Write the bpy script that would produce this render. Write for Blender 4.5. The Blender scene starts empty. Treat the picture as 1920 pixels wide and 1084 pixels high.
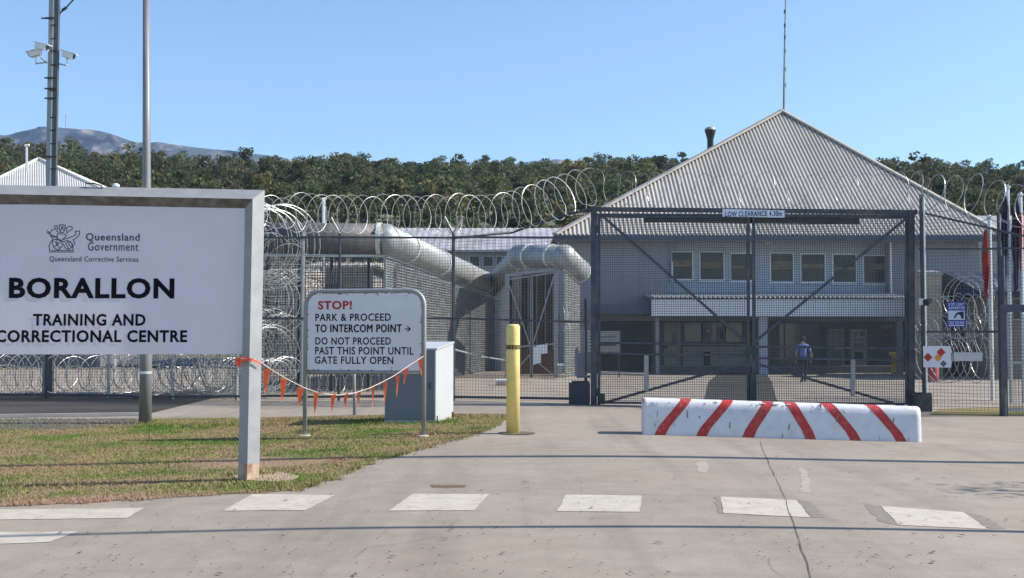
import bpy, bmesh, math, random
import numpy as np
from mathutils import Vector, Matrix
R = math.radians
C = bpy.context.scene.collection
S = bpy.context.scene
rnd = random.Random(7)

# ------------------------------------------------------------------ camera, sky, sun, exposure
F = 2100.0; HOR = 630.0; CX = 960.0; CY = 542.0; EYE = 1.6
PITCH = math.atan((HOR - CY) / F)
cd = bpy.data.cameras.new('camera'); cam = bpy.data.objects.new('camera', cd); C.objects.link(cam)
cd.sensor_width = 36; cd.lens = 36 * F / 1920; cd.clip_start = 0.1; cd.clip_end = 20000
cam.location = (0, 0, EYE); cam.rotation_euler = (R(90) + PITCH, 0, 0)
S.camera = cam
SUN_EL, SUN_AZ = 38.0, 1.2            # azimuth measured from +X towards +Y
sv = Vector((math.cos(R(SUN_EL)) * math.cos(R(SUN_AZ)), math.cos(R(SUN_EL)) * math.sin(R(SUN_AZ)), math.sin(R(SUN_EL))))
ld = bpy.data.lights.new('sun', 'SUN'); ld.energy = 5.0; ld.angle = R(0.5); ld.color = (1, 0.93, 0.82)
lo = bpy.data.objects.new('sun', ld); C.objects.link(lo); lo.rotation_euler = sv.to_track_quat('Z', 'Y').to_euler()
lo.location = (30, 0, 40)
W = bpy.data.worlds.new('World'); S.world = W; W.use_nodes = True
wn = W.node_tree; bg = wn.nodes['Background']; sk = wn.nodes.new('ShaderNodeTexSky')
sk.sky_type = 'NISHITA'; sk.sun_disc = False; sk.sun_elevation = R(SUN_EL); sk.sun_rotation = R(90 - SUN_AZ)
sk.air_density = 1.0; sk.dust_density = 0.35; sk.ozone_density = 4.5; sk.altitude = 50
tn_ = wn.nodes.new('ShaderNodeMixRGB'); tn_.blend_type = 'MULTIPLY'; tn_.inputs[0].default_value = 1; tn_.inputs[2].default_value = (0.98, 1.03, 1.02, 1)
wn.links.new(sk.outputs[0], tn_.inputs[1]); wn.links.new(tn_.outputs[0], bg.inputs[0]); bg.inputs[1].default_value = 0.13
S.view_settings.view_transform = 'Standard'; S.view_settings.look = 'None'; S.view_settings.exposure = 0.7
S.view_settings.gamma = 1; S.view_settings.use_curve_mapping = False

# ------------------------------------------------------------------ picture to place
cp, sp = math.cos(PITCH), math.sin(PITCH)
def ray(px, py):
    u, v = (px - CX) / F, (CY - py) / F
    return Vector((u, cp - v * sp, sp + v * cp))
def at(px, py, Y):
    d = ray(px, py); t = Y / d.y
    return Vector((d.x * t, Y, EYE + d.z * t))
def sm(t): t = max(0.0, min(1.0, t)); return t * t * (3 - 2 * t)
def zg(x):
    return -0.1 * sm((x - 0.8) / 6.5) if x > 0 else -0.12 * sm((-x - 0.5) / 7)
def G(px, py):
    z = 0
    for _ in range(8):
        d = ray(px, py); t = (z - EYE) / d.z; z = zg(d.x * t)
    return Vector((d.x * t, d.y * t, z))

# ------------------------------------------------------------------ materials
MATS = {}
def M(name, col, rough=0.6, metal=0.0, var=0.12, scale=4.0, bump=0.0, bscale=60.0, spec=0.5, dirt=None, dscale=1.5, damt=0.5, stretch=None):
    if name in MATS: return MATS[name]
    m = bpy.data.materials.new(name); m.use_nodes = True; nt = m.node_tree; N = nt.nodes; L = nt.links
    b = N['Principled BSDF']; b.inputs['Roughness'].default_value = rough; b.inputs['Metallic'].default_value = metal
    b.inputs['Specular IOR Level'].default_value = spec
    geo = N.new('ShaderNodeNewGeometry'); vec = geo.outputs['Position']
    if stretch:
        mp = N.new('ShaderNodeMapping'); mp.inputs['Scale'].default_value = stretch; L.new(vec, mp.inputs[0]); vec = mp.outputs[0]
    n = N.new('ShaderNodeTexNoise'); n.inputs['Scale'].default_value = scale; n.inputs['Detail'].default_value = 6; L.new(vec, n.inputs['Vector'])
    r = N.new('ShaderNodeValToRGB'); r.color_ramp.elements[0].position = 0.3; r.color_ramp.elements[1].position = 0.7
    r.color_ramp.elements[0].color = (*[c * (1 - var) for c in col], 1); r.color_ramp.elements[1].color = (*[min(1, c * (1 + var)) for c in col], 1)
    L.new(n.outputs['Fac'], r.inputs[0]); out = r.outputs[0]
    if dirt:
        n2 = N.new('ShaderNodeTexNoise'); n2.inputs['Scale'].default_value = dscale; n2.inputs['Detail'].default_value = 8; n2.inputs['Roughness'].default_value = 0.65
        L.new(vec, n2.inputs['Vector'])
        r2 = N.new('ShaderNodeValToRGB'); r2.color_ramp.elements[0].position = 0.52; r2.color_ramp.elements[1].position = 0.68
        r2.color_ramp.elements[0].color = (0, 0, 0, 1); r2.color_ramp.elements[1].color = (damt, damt, damt, 1); L.new(n2.outputs['Fac'], r2.inputs[0])
        mx = N.new('ShaderNodeMixRGB'); L.new(r2.outputs[0], mx.inputs[0]); L.new(out, mx.inputs[1]); mx.inputs[2].default_value = (*dirt, 1); out = mx.outputs[0]
    L.new(out, b.inputs['Base Color'])
    if bump:
        n3 = N.new('ShaderNodeTexNoise'); n3.inputs['Scale'].default_value = bscale; n3.inputs['Detail'].default_value = 4; L.new(vec, n3.inputs['Vector'])
        bp = N.new('ShaderNodeBump'); bp.inputs['Strength'].default_value = bump; bp.inputs['Distance'].default_value = 0.02
        L.new(n3.outputs['Fac'], bp.inputs['Height']); L.new(bp.outputs[0], b.inputs['Normal'])
    MATS[name] = m; return m

galv = M('galvanised_steel', (0.31, 0.315, 0.32), 0.55, 0.25, 0.1, 6, 0.0, dirt=(0.25, 0.24, 0.22), dscale=2.5, damt=0.3)
galvb = M('bright_galvanised', (0.6, 0.62, 0.63), 0.38, 0.5, 0.12, 20)
razor_m = M('razor_wire_steel', (0.37, 0.375, 0.37), 0.42, 0.5, 0.35, 6)
wire_m = M('weld_mesh_wire', (0.11, 0.115, 0.12), 0.55, 0.3, 0.15, 3)
wire_l = M('pale_mesh_wire', (0.36, 0.36, 0.35), 0.5, 0.3, 0.2, 3)
gate_m = M('gate_steel', (0.06, 0.067, 0.085), 0.5, 0.3, 0.25, 6, dirt=(0.2, 0.16, 0.12), damt=0.35)
dark_m = M('dark_steel', (0.045, 0.05, 0.055), 0.55, 0.2, 0.3, 5)
white_p = M('white_panel', (0.78, 0.73, 0.77), 0.45, 0, 0.03, 3, dirt=(0.55, 0.54, 0.52), dscale=0.9, damt=0.25)
white_m = M('white_paint', (0.8, 0.8, 0.8), 0.5, 0, 0.05, 3, dirt=(0.5, 0.48, 0.44), dscale=4, damt=0.35)
black_t = M('black_lettering', (0.008, 0.008, 0.012), 0.8, 0, 0.1, spec=0.1)
grey_t = M('grey_emblem_ink', (0.03, 0.03, 0.05), 0.5, 0, 0.1)
red_t = M('red_lettering', (0.5, 0.02, 0.025), 0.5, 0, 0.1)
red_p = M('red_stripe_paint', (0.42, 0.025, 0.02), 0.55, 0, 0.2, 8, dirt=(0.5, 0.25, 0.22), dscale=14, damt=0.45)
orange_f = M('orange_plastic', (0.95, 0.26, 0.11), 0.5, 0, 0.12, 6)
yellow_p = M('yellow_paint', (0.8, 0.63, 0.22), 0.5, 0, 0.06, 4, 0.05, 40, dirt=(0.55, 0.45, 0.22), dscale=5, damt=0.6)
_n = orange_f.node_tree; _t = _n.nodes.new('ShaderNodeBsdfTranslucent'); _t.inputs['Color'].default_value = (.95, .3, .14, 1); _m = _n.nodes.new('ShaderNodeMixShader'); _m.inputs[0].default_value = .5
_n.links.new(_n.nodes['Principled BSDF'].outputs[0], _m.inputs[1]); _n.links.new(_t.outputs[0], _m.inputs[2]); _n.links.new(_m.outputs[0], _n.nodes['Material Output'].inputs['Surface'])
string_m = M('bunting_string', (0.6, 0.5, 0.42), 0.8)
roof_m = M('corrugated_roofing', (0.47, 0.42, 0.372), 0.7, 0.0, 0.1, 0.9, dirt=(0.36, 0.318, 0.28), dscale=0.5, damt=0.6, stretch=(1, 0.25, 0.25))
cap_m = M('ridge_capping', (0.34, 0.31, 0.275), 0.55, 0.1, 0.1, 2)
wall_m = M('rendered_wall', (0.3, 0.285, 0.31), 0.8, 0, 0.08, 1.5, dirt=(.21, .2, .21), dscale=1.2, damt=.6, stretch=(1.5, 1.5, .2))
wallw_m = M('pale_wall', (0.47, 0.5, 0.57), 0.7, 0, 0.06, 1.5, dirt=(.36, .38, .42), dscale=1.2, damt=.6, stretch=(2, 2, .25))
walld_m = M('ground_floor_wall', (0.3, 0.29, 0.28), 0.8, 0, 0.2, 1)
fascia_b = M('blue_gutter', (0.07, 0.09, 0.14), 0.5, 0, 0.1)
fascia_w = M('white_fascia', (0.8, 0.76, 0.8), 0.5, 0, 0.04)
glass_m = M('dark_glass', (0.04, 0.036, 0.032), 0.15, 0, 0.4, 0.7, spec=0.35)
glassl_m = M('office_glass', (0.3, 0.31, 0.31), 0.1, 0, 0.3, 0.6, spec=0.7)
drum_m = M('drum_sheet_steel', (0.32, 0.325, 0.325), 0.5, 0.3, 0.15, 2, dirt=(0.22, 0.215, 0.205), dscale=2.2, damt=0.6)
cream_m = M('cream_render', (0.62, 0.53, 0.45), 0.8, 0, 0.06, 2)
greyw_m = M('grey_block_wall', (0.36, 0.35, 0.34), 0.85, 0, 0.15, 1.2)
tan_m = M('tan_block_wall', (0.38, 0.32, 0.23), 0.85, 0, 0.15, 3)
rust_m = M('rusty_steel', (0.25, 0.09, 0.03), 0.85, 0, 0.5, 20)
cab_m = M('cabinet_paint', (0.44, 0.46, 0.48), 0.45, 0, 0.04, 3, dirt=(0.45, 0.45, 0.44), dscale=5, damt=0.35)
brown_m = M('brown_screen', (0.09, 0.055, 0.045), 0.8, 0, 0.4, 1.5)
blue_s = M('blue_sign_face', (0.02, 0.04, 0.3), 0.5, 0, 0.1)
diam_r = M('red_diamond', (0.45, 0.03, 0.015), 0.5, 0, 0.1)
diam_o = M('orange_diamond', (0.75, 0.3, 0.03), 0.5, 0, 0.1)
flag_r = M('red_flag_cloth', (0.4, 0.025, 0.018), 0.8, 0, 0.25, 6)
flag_b = M('navy_flag_cloth', (0.05, 0.05, 0.08), 0.8, 0, 0.4, 6)
conc_b = M('concrete_block', (0.42, 0.38, 0.33), 0.85, 0, 0.15, 6, 0.3, 50)
skin_m = M('skin', (0.4, 0.22, 0.15), 0.6, 0, 0.05)
shirt_m = M('blue_shirt', (0.13, 0.18, 0.42), 0.85, 0, 0.15, 12)
trous_m = M('navy_trousers', (0.012, 0.014, 0.03), 0.85, 0, 0.3, 12)
hair_m = M('dark_hair', (0.015, 0.012, 0.01), 0.8)
bin_y = M('yellow_bin', (0.75, 0.4, 0.02), 0.5)
bark_m = M('bark', (0.12, 0.09, 0.06), 0.9, 0, 0.3, 8)

def concrete(name, col, light=0.12):
    m = bpy.data.materials.new(name); m.use_nodes = True; nt = m.node_tree; N = nt.nodes; L = nt.links
    b = N['Principled BSDF']; b.inputs['Roughness'].default_value = 0.88; b.inputs['Specular IOR Level'].default_value = 0.3
    geo = N.new('ShaderNodeNewGeometry'); P = geo.outputs['Position']
    def noise(sc, det=6, rough=0.6, vec=P):
        n = N.new('ShaderNodeTexNoise'); n.inputs['Scale'].default_value = sc; n.inputs['Detail'].default_value = det; n.inputs['Roughness'].default_value = rough
        L.new(vec, n.inputs['Vector']); return n.outputs['Fac']
    def ramp(f, p0, p1, c0, c1):
        r = N.new('ShaderNodeValToRGB'); r.color_ramp.elements[0].position = p0; r.color_ramp.elements[1].position = p1
        r.color_ramp.elements[0].color = (*c0, 1); r.color_ramp.elements[1].color = (*c1, 1); L.new(f, r.inputs[0]); return r.outputs[0]
    def mix(f, a, c, mode='MIX'):
        x = N.new('ShaderNodeMixRGB'); x.blend_type = mode
        if isinstance(f, float): x.inputs[0].default_value = f
        else: L.new(f, x.inputs[0])
        for i, v in ((1, a), (2, c)):
            if isinstance(v, tuple): x.inputs[i].default_value = (*v, 1)
            else: L.new(v, x.inputs[i])
        return x.outputs[0]
    base = ramp(noise(0.35, 8), 0.32, 0.68, [c * 0.86 for c in col], [c * 1.1 for c in col])
    warm = ramp(noise(0.22, 5), 0.5, 0.75, (0, 0, 0), (0.45, 0.45, 0.45))
    base = mix(warm, base, (col[0] * 1.08, col[1] * 0.93, col[2] * 0.8))
    mid = ramp(noise(2.6, 8, 0.7), 0.3, 0.72, (0.86, 0.86, 0.86), (1.1, 1.1, 1.1)); base = mix(1.0, base, mid, 'MULTIPLY')
    fine = ramp(noise(70, 4, 0.75), 0.28, 0.72, (0.8, 0.8, 0.8), (1.16, 1.16, 1.16)); base = mix(1.0, base, fine, 'MULTIPLY')
    # tyre polish running along the drive
    mp = N.new('ShaderNodeMapping'); mp.inputs['Scale'].default_value = (1.3, 0.07, 1); mp.inputs['Rotation'].default_value = (0, 0, R(6.5)); L.new(P, mp.inputs[0])
    ty = ramp(noise(1.0, 5, 0.6, mp.outputs[0]), 0.5, 0.7, (1, 1, 1), (0.8, 0.8, 0.81)); base = mix(1.0, base, ty, 'MULTIPLY')
    mp2 = N.new('ShaderNodeMapping'); mp2.inputs['Scale'].default_value = (0.25, 2.2, 1); L.new(P, mp2.inputs[0])
    st = ramp(noise(1.3, 6, 0.65, mp2.outputs[0]), 0.55, 0.75, (1, 1, 1), (0.87, 0.86, 0.85)); base = mix(1.0, base, st, 'MULTIPLY')
    # little dark specks and pits
    v = N.new('ShaderNodeTexVoronoi'); v.inputs['Scale'].default_value = 7; L.new(P, v.inputs['Vector'])
    dot = ramp(v.outputs['Distance'], 0.045, 0.075, (1, 1, 1), (0, 0, 0))
    gate = ramp(noise(1.7, 3), 0.52, 0.6, (0, 0, 0), (0.75, 0.75, 0.75)); dm = mix(1.0, dot, gate, 'MULTIPLY')
    base = mix(dm, base, (0.07, 0.055, 0.045))
    v2 = N.new('ShaderNodeTexVoronoi'); v2.inputs['Scale'].default_value = 21; L.new(P, v2.inputs['Vector'])
    dot2 = ramp(v2.outputs['Distance'], 0.08, 0.14, (0.55, 0.55, 0.55), (0, 0, 0)); gate2 = ramp(noise(0.9, 4), 0.5, 0.62, (0, 0, 0), (1, 1, 1))
    base = mix(mix(1.0, dot2, gate2, 'MULTIPLY'), base, (0.16, 0.13, 0.11))
    L.new(base, b.inputs['Base Color'])
    bp = N.new('ShaderNodeBump'); bp.inputs['Strength'].default_value = 0.25; bp.inputs['Distance'].default_value = 0.01
    L.new(noise(90, 5), bp.inputs['Height']); L.new(bp.outputs[0], b.inputs['Normal'])
    MATS[name] = m; return m
conc_m = concrete('driveway_concrete', (0.3, 0.256, 0.208))
conc2_m = concrete('pale_concrete', (0.36, 0.325, 0.285))
asph_m = M('asphalt', (0.05, 0.045, 0.043), 0.9, 0, 0.3, 1.2, 0.3, 120, spec=0.2, dirt=(0.09, 0.078, 0.07), dscale=0.7, damt=0.8, stretch=(0.15, 1, 1))
mark_m = M('road_paint', (0.46, 0.41, 0.34), 0.75, 0, 0.1, 5, 0.15, 80, dirt=(0.3, 0.25, 0.2), dscale=9, damt=0.7)
kerb_m = M('kerb_concrete', (0.34, 0.31, 0.28), 0.85, 0, 0.15, 3)

def turf(name, blades=False):
    m = bpy.data.materials.new(name); m.use_nodes = True; nt = m.node_tree; N = nt.nodes; L = nt.links
    b = N['Principled BSDF']; b.inputs['Roughness'].default_value = 0.9; b.inputs['Specular IOR Level'].default_value = 0.2
    geo = N.new('ShaderNodeNewGeometry'); P = geo.outputs['Position']
    mp = N.new('ShaderNodeMapping'); mp.inputs['Scale'].default_value = (0.7, 0.8, 0.0); L.new(P, mp.inputs[0])
    n = N.new('ShaderNodeTexNoise'); n.inputs['Scale'].default_value = 0.8; n.inputs['Detail'].default_value = 8; n.inputs['Roughness'].default_value = 0.68; L.new(mp.outputs[0], n.inputs['Vector'])
    r = N.new('ShaderNodeValToRGB'); e = r.color_ramp.elements
    e[0].position = 0.34; e[0].color = (0.27, 0.17, 0.11, 1); e[1].position = 0.64; e[1].color = (0.068, 0.145, 0.02, 1)
    for p, c in ((0.42, (0.25, 0.185, 0.1)), (0.5, (0.215, 0.18, 0.08)), (0.565, (0.14, 0.155, 0.045))):
        x = e.new(p); x.color = (*c, 1)
    L.new(n.outputs['Fac'], r.inputs[0])
    n2 = N.new('ShaderNodeTexNoise'); n2.inputs['Scale'].default_value = 45 if not blades else 25; n2.inputs['Detail'].default_value = 5; L.new(P, n2.inputs['Vector'])
    r2 = N.new('ShaderNodeValToRGB'); r2.color_ramp.elements[0].position = 0.3; r2.color_ramp.elements[1].position = 0.7
    k = (0.65, 1.3) if not blades else (0.8, 1.5)
    r2.color_ramp.elements[0].color = (k[0], k[0], k[0], 1); r2.color_ramp.elements[1].color = (k[1], k[1], k[1] * 0.95, 1); L.new(n2.outputs['Fac'], r2.inputs[0])
    mx = N.new('ShaderNodeMixRGB'); mx.blend_type = 'MULTIPLY'; mx.inputs[0].default_value = 1; L.new(r.outputs[0], mx.inputs[1]); L.new(r2.outputs[0], mx.inputs[2])
    out = mx.outputs[0]
    # bare brown earth where the mower scalps it
    d = N.new('ShaderNodeVectorMath'); d.operation = 'DISTANCE'; mp3 = N.new('ShaderNodeMapping'); mp3.inputs['Scale'].default_value = (0.34, 0.42, 0); L.new(P, mp3.inputs[0])
    L.new(mp3.outputs[0], d.inputs[0]); g = G(490, 868); d.inputs[1].default_value = (g.x * 0.34, g.y * 0.42, 0)
    d2 = N.new('ShaderNodeVectorMath'); d2.operation = 'DISTANCE'; mp4 = N.new('ShaderNodeMapping'); mp4.inputs['Scale'].default_value = (0.12, 0.75, 0); L.new(P, mp4.inputs[0]); L.new(mp4.outputs[0], d2.inputs[0]); g2 = G(60, 944); d2.inputs[1].default_value = (g2.x * .12, g2.y * .75, 0)
    mi = N.new('ShaderNodeMath'); mi.operation = 'MINIMUM'; L.new(d.outputs['Value'], mi.inputs[0]); L.new(d2.outputs['Value'], mi.inputs[1])
    ad = N.new('ShaderNodeMath'); ad.operation = 'ADD'; L.new(mi.outputs[0], ad.inputs[0])
    n4 = N.new('ShaderNodeTexNoise'); n4.inputs['Scale'].default_value = 1.6; n4.inputs['Detail'].default_value = 6; L.new(P, n4.inputs['Vector']); L.new(n4.outputs['Fac'], ad.inputs[1])
    r4 = N.new('ShaderNodeValToRGB'); r4.color_ramp.elements[0].position = 0.72; r4.color_ramp.elements[1].position = 0.96
    r4.color_ramp.elements[0].color = (0.9, 0.9, 0.9, 1); r4.color_ramp.elements[1].color = (0, 0, 0, 1); L.new(ad.outputs[0], r4.inputs[0])
    m2 = N.new('ShaderNodeMixRGB'); L.new(r4.outputs[0], m2.inputs[0]); L.new(out, m2.inputs[1]); m2.inputs[2].default_value = (0.3, 0.19, 0.13, 1)
    L.new(m2.outputs[0], b.inputs['Base Color'])
    if not blades:
        bp = N.new('ShaderNodeBump'); bp.inputs['Strength'].default_value = 0.9; bp.inputs['Distance'].default_value = 0.03; L.new(n2.outputs['Fac'], bp.inputs['Height']); L.new(bp.outputs[0], b.inputs['Normal'])
    MATS[name] = m; return m
turf_m = turf('turf_soil'); blade_m = turf('grass_blade', True)

# ------------------------------------------------------------------ mesh builder
BASE = {}
class MB:
    def __init__(s): s.v = []; s.f = []; s.mi = []; s.cur = 0
    def face(s, idx): s.f.append(tuple(idx)); s.mi.append(s.cur)
    def quadbox(s, c8):
        o = len(s.v); s.v += [tuple(p) for p in c8]
        for q in ((0, 3, 2, 1), (4, 5, 6, 7), (0, 1, 5, 4), (1, 2, 6, 5), (2, 3, 7, 6), (3, 0, 4, 7)): s.face([o + i for i in q])
    def box(s, x0, y0, z0, x1, y1, z1):
        s.quadbox([(x0, y0, z0), (x1, y0, z0), (x1, y1, z0), (x0, y1, z0), (x0, y0, z1), (x1, y0, z1), (x1, y1, z1), (x0, y1, z1)])
    def pbox(s, px0, py0, px1, py1, Y, d):     # a box whose front face fills that picture rectangle at distance Y
        my, mx = (py0 + py1) / 2, (px0 + px1) / 2
        s.box(at(px0, my, Y).x, Y, at(mx, py1, Y).z, at(px1, my, Y).x, Y + d, at(mx, py0, Y).z)
    def beam(s, a, b, w, h=None, up=(0, 0, 1)):
        a, b = Vector(a), Vector(b); h = h or w; d = (b - a).normalized(); up = Vector(up)
        if abs(d.dot(up)) > 0.98: up = Vector((0, 1, 0))
        x = d.cross(up).normalized(); y = x.cross(d)
        c = []
        for p in (a, b):
            for i, j in ((-1, -1), (1, -1), (1, 1), (-1, 1)): c.append(p + x * (i * w / 2) + y * (j * h / 2))
        s.quadbox(c)
    def tube(s, pts, r, n=6, cap=True, closed=False):
        pts = [Vector(p) for p in pts]; o = len(s.v); m = len(pts); prev = None
        for i, p in enumerate(pts):
            if closed: d = pts[(i + 1) % m] - pts[i - 1]
            else: d = pts[min(i + 1, m - 1)] - pts[max(i - 1, 0)]
            d.normalize()
            if prev is None:
                u = Vector((0, 0, 1)) if abs(d.z) < 0.9 else Vector((1, 0, 0)); x = d.cross(u).normalized()
            else: x = (prev - d * prev.dot(d)); x = x.normalized() if x.length > 1e-6 else d.orthogonal().normalized()
            prev = x; y = d.cross(x); rr = r[i] if isinstance(r, (list, tuple)) else r
            for k in range(n):
                a = 2 * math.pi * k / n; s.v.append(tuple(p + x * (math.cos(a) * rr) + y * (math.sin(a) * rr)))
        for i in range(m if closed else m - 1):
            j = (i + 1) % m
            for k in range(n): s.face((o + i * n + k, o + i * n + (k + 1) % n, o + j * n + (k + 1) % n, o + j * n + k))
        if cap and not closed:
            s.face([o + k for k in range(n)][::-1]); s.face([o + (m - 1) * n + k for k in range(n)])
    def lathe(s, cx, cy, prof, n=20):
        o = len(s.v); m = len(prof)
        for r, z in prof:
            for k in range(n): a = 2 * math.pi * k / n; s.v.append((cx + r * math.cos(a), cy + r * math.sin(a), z))
        for i in range(m - 1):
            for k in range(n): s.face((o + i * n + k, o + i * n + (k + 1) % n, o + (i + 1) * n + (k + 1) % n, o + (i + 1) * n + k))
        s.face([o + k for k in range(n)][::-1]); s.face([o + (m - 1) * n + k for k in range(n)])
    def prism(s, poly, off):                     # flat polygon pushed along a vector
        o = len(s.v); n = len(poly); off = Vector(off)
        s.v += [tuple(p) for p in poly] + [tuple(Vector(p) + off) for p in poly]
        s.face(range(o, o + n)); s.face(range(o + 2 * n - 1, o + n - 1, -1))
        for k in range(n): s.face((o + (k + 1) % n, o + k, o + n + k, o + n + (k + 1) % n))
    def wires(s, a, b, ha, hb, za, zb, pv, ph, w): # weld mesh between two ground points, heights from..to at each end
        a, b = Vector(a), Vector(b); L = (b - a).length; d = (b - a) / L; nv = max(1, int(L / pv))
        for i in range(nv + 1):
            t = i / nv; p = a.lerp(b, t); s.beam(p + Vector((0, 0, za + (zb - za) * t)), p + Vector((0, 0, ha + (hb - ha) * t)), w, w, d)
        lo_, hi = max(za, zb), max(ha, hb); nh = int((hi - min(za, zb)) / ph)
        for j in range(nh + 1):
            z = min(za, zb) + j * ph
            t0, t1 = 0.0, 1.0
            if ha != hb:
                tc = (z - ha) / (hb - ha)
                if z > min(ha, hb):
                    if ha > hb: t1 = min(1, max(0, tc))
                    else: t0 = min(1, max(0, tc))
            if t1 - t0 < 0.01: continue
            off = Vector((d.y, -d.x, 0)) * (w * 1.02)
            s.beam(a.lerp(b, t0) + Vector((0, 0, z)) + off, a.lerp(b, t1) + Vector((0, 0, z)) + off, w, w)
    def build(s, name, mat, parent=None, smooth=False):
        me = bpy.data.meshes.new(name); base = BASE.get(parent.name, Vector((0, 0, 0))) if parent else Vector((0, 0, 0))
        v = np.array(s.v, dtype=np.float64).reshape(-1, 3) - np.array(base)
        me.from_pydata(v.tolist(), [], s.f)
        ms = mat if isinstance(mat, (list, tuple)) else [mat]
        for m_ in ms: me.materials.append(m_)
        if len(ms) > 1: me.polygons.foreach_set('material_index', s.mi)
        if smooth: me.polygons.foreach_set('use_smooth', [True] * len(me.polygons))
        me.update()
        return link(name, me, parent)
def link(name, me, parent=None):
    o = bpy.data.objects.new(name, me); C.objects.link(o)
    if parent: o.parent = parent; BASE[o.name] = BASE.get(parent.name, Vector((0, 0, 0)))
    return o
def tag(o, label=None, cat=None, group=None, kind=None):
    for k, v in (('label', label), ('category', cat), ('group', group), ('kind', kind)):
        if v: o[k] = v
    return o
def thing(name, label, cat, loc, group=None):
    o = bpy.data.objects.new(name, None); C.objects.link(o); o.location = loc; o.empty_display_size = 0.2
    BASE[o.name] = Vector(loc); return tag(o, label, cat, group)
def own(o, loc):                                 # put a one-mesh thing's origin at its base
    loc = Vector(loc); o.data.transform(Matrix.Translation(-loc)); o.location = loc; BASE[o.name] = loc; return o

def sheet(name, pts, mat, zoff, step=0.5, kind='structure'):
    bm = bmesh.new(); vs = [bm.verts.new((p[0], p[1], 0)) for p in pts]; bm.faces.new(vs)
    xs = [p[0] for p in pts]; x = math.floor(max(min(xs), -9) / step) * step
    while x < min(max(xs), 9):
        bmesh.ops.bisect_plane(bm, geom=bm.verts[:] + bm.edges[:] + bm.faces[:], plane_co=(x, 0, 0), plane_no=(1, 0, 0)); x += step
    bmesh.ops.triangulate(bm, faces=bm.faces[:])
    for v in bm.verts: v.co.z = zg(v.co.x) + zoff
    bmesh.ops.recalc_face_normals(bm, faces=bm.faces[:])
    for f in bm.faces:
        if f.normal.z < 0: f.normal_flip()
    me = bpy.data.meshes.new(name); bm.to_mesh(me); bm.free(); me.materials.append(mat)
    return tag(link(name, me), kind=kind)
def rough_edge(pts, amp, step=0.25, seed=1):
    r_ = random.Random(seed); out = []
    for i in range(len(pts)):
        a, b = Vector(pts[i][:2]), Vector(pts[(i + 1) % len(pts)][:2]); n = max(1, min(120, int((b - a).length / step)))
        for k in range(n):
            p = a.lerp(b, k / n)
            if k: p = p + Vector((r_.uniform(-amp, amp), r_.uniform(-amp, amp)))
            out.append((p.x, p.y))
    return out

def text_mesh(body, bold):
    cu = bpy.data.curves.new('txt', 'FONT'); cu.body = body; cu.offset = bold; cu.extrude = 0.0; cu.space_character = 1.1; cu.resolution_u = 3
    o = bpy.data.objects.new('txt', cu); C.objects.link(o); dg = bpy.context.evaluated_depsgraph_get(); dg.update()
    me = bpy.data.meshes.new_from_object(o.evaluated_get(dg)); bpy.data.objects.remove(o); bpy.data.curves.remove(cu); return me
def write(name, body, mat, parent, org, ux, uz, x0, z0, x1, z1, bold=0.02, lift=None):
    """lettering fitted to the rectangle x0..x1, z0..z1 on a plane (org, ux, uz)"""
    me = text_mesh(body, bold); co = np.array([v.co[:] for v in me.vertices]); mn, mx = co.min(0), co.max(0)
    base = BASE.get(parent.name, Vector((0, 0, 0)))
    for v in me.vertices:
        a = (v.co.x - mn[0]) / (mx[0] - mn[0]); b = (v.co.y - mn[1]) / (mx[1] - mn[1])
        v.co = org + ux * (x0 + a * (x1 - x0)) + uz * (z0 + b * (z1 - z0)) + (lift or Vector()) - base
    me.materials.clear(); me.materials.append(mat); me.name = name
    return link(name, me, parent)

# ------------------------------------------------------------------ ground, drive, road, verge
gmat = M('dry_paddock', (0.12, 0.12, 0.05), 0.95, 0, 0.3, 0.05, 0.2, 3)
b = MB()
xs = [-6000, -60, -30] + [x * 0.5 for x in range(-18, 19)] + [30, 60, 6000]; ys = [-60, 60, 110, 6500]
for yv in ys:
    for xv in xs: b.v.append((xv, yv, zg(xv) - 0.02))
nx = len(xs)
for j in range(len(ys) - 1):
    for i in range(nx - 1): b.face((j * nx + i, j * nx + i + 1, (j + 1) * nx + i + 1, (j + 1) * nx + i))
tag(b.build('ground', gmat), kind='structure')
sheet('driveway', [(-26, -4), (26, -4), (26, 58), (-26, 58)], conc_m, 0.0)
# asphalt road away to the side, concrete crossing beyond it
rd = [G(-700, 736), G(470, 738), G(395, 748), G(262, 780), G(0, 784), G(-700, 792)]
sheet('road', rd, asph_m, 0.004)
VB = [(-700, 955), (0, 950), (150, 945), (290, 936), (420, 927), (560, 921), (600, 908), (640, 892), (700, 868), (760, 851), (820, 834), (880, 818), (930, 801), (951, 782), (951, 777), (830, 776), (640, 780), (480, 783), (290, 784), (0, 788), (-700, 796)]
vpts = [G(*p) for p in VB]
vp2 = rough_edge(vpts, 0.075, 0.16, 3)
sheet('verge', vp2, turf_m, 0.005, step=1.0)
# the grass strip inside the fence on the far side of the gate
gs = [G(1742, 778), G(1760, 768), G(1920, 762), G(2150, 764), G(2150, 782), G(1920, 780)]
sheet('grass_strip', gs, turf_m, 0.012, step=1.0)
# dark worn bay behind the gate
sheet('dark_paving', [G(1320, 752), G(1328, 716), G(1354, 696), G(1434, 696), G(1447, 716), G(1457, 753)], asph_m, 0.006)
b = MB(); ka, kb = G(-700, 794), G(266, 779.5)
b.beam(ka + Vector((0, 0, 0.04)), kb + Vector((0, 0, 0.02)), 0.12, 0.1); tag(b.build('kerb', kerb_m), kind='structure')
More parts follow.
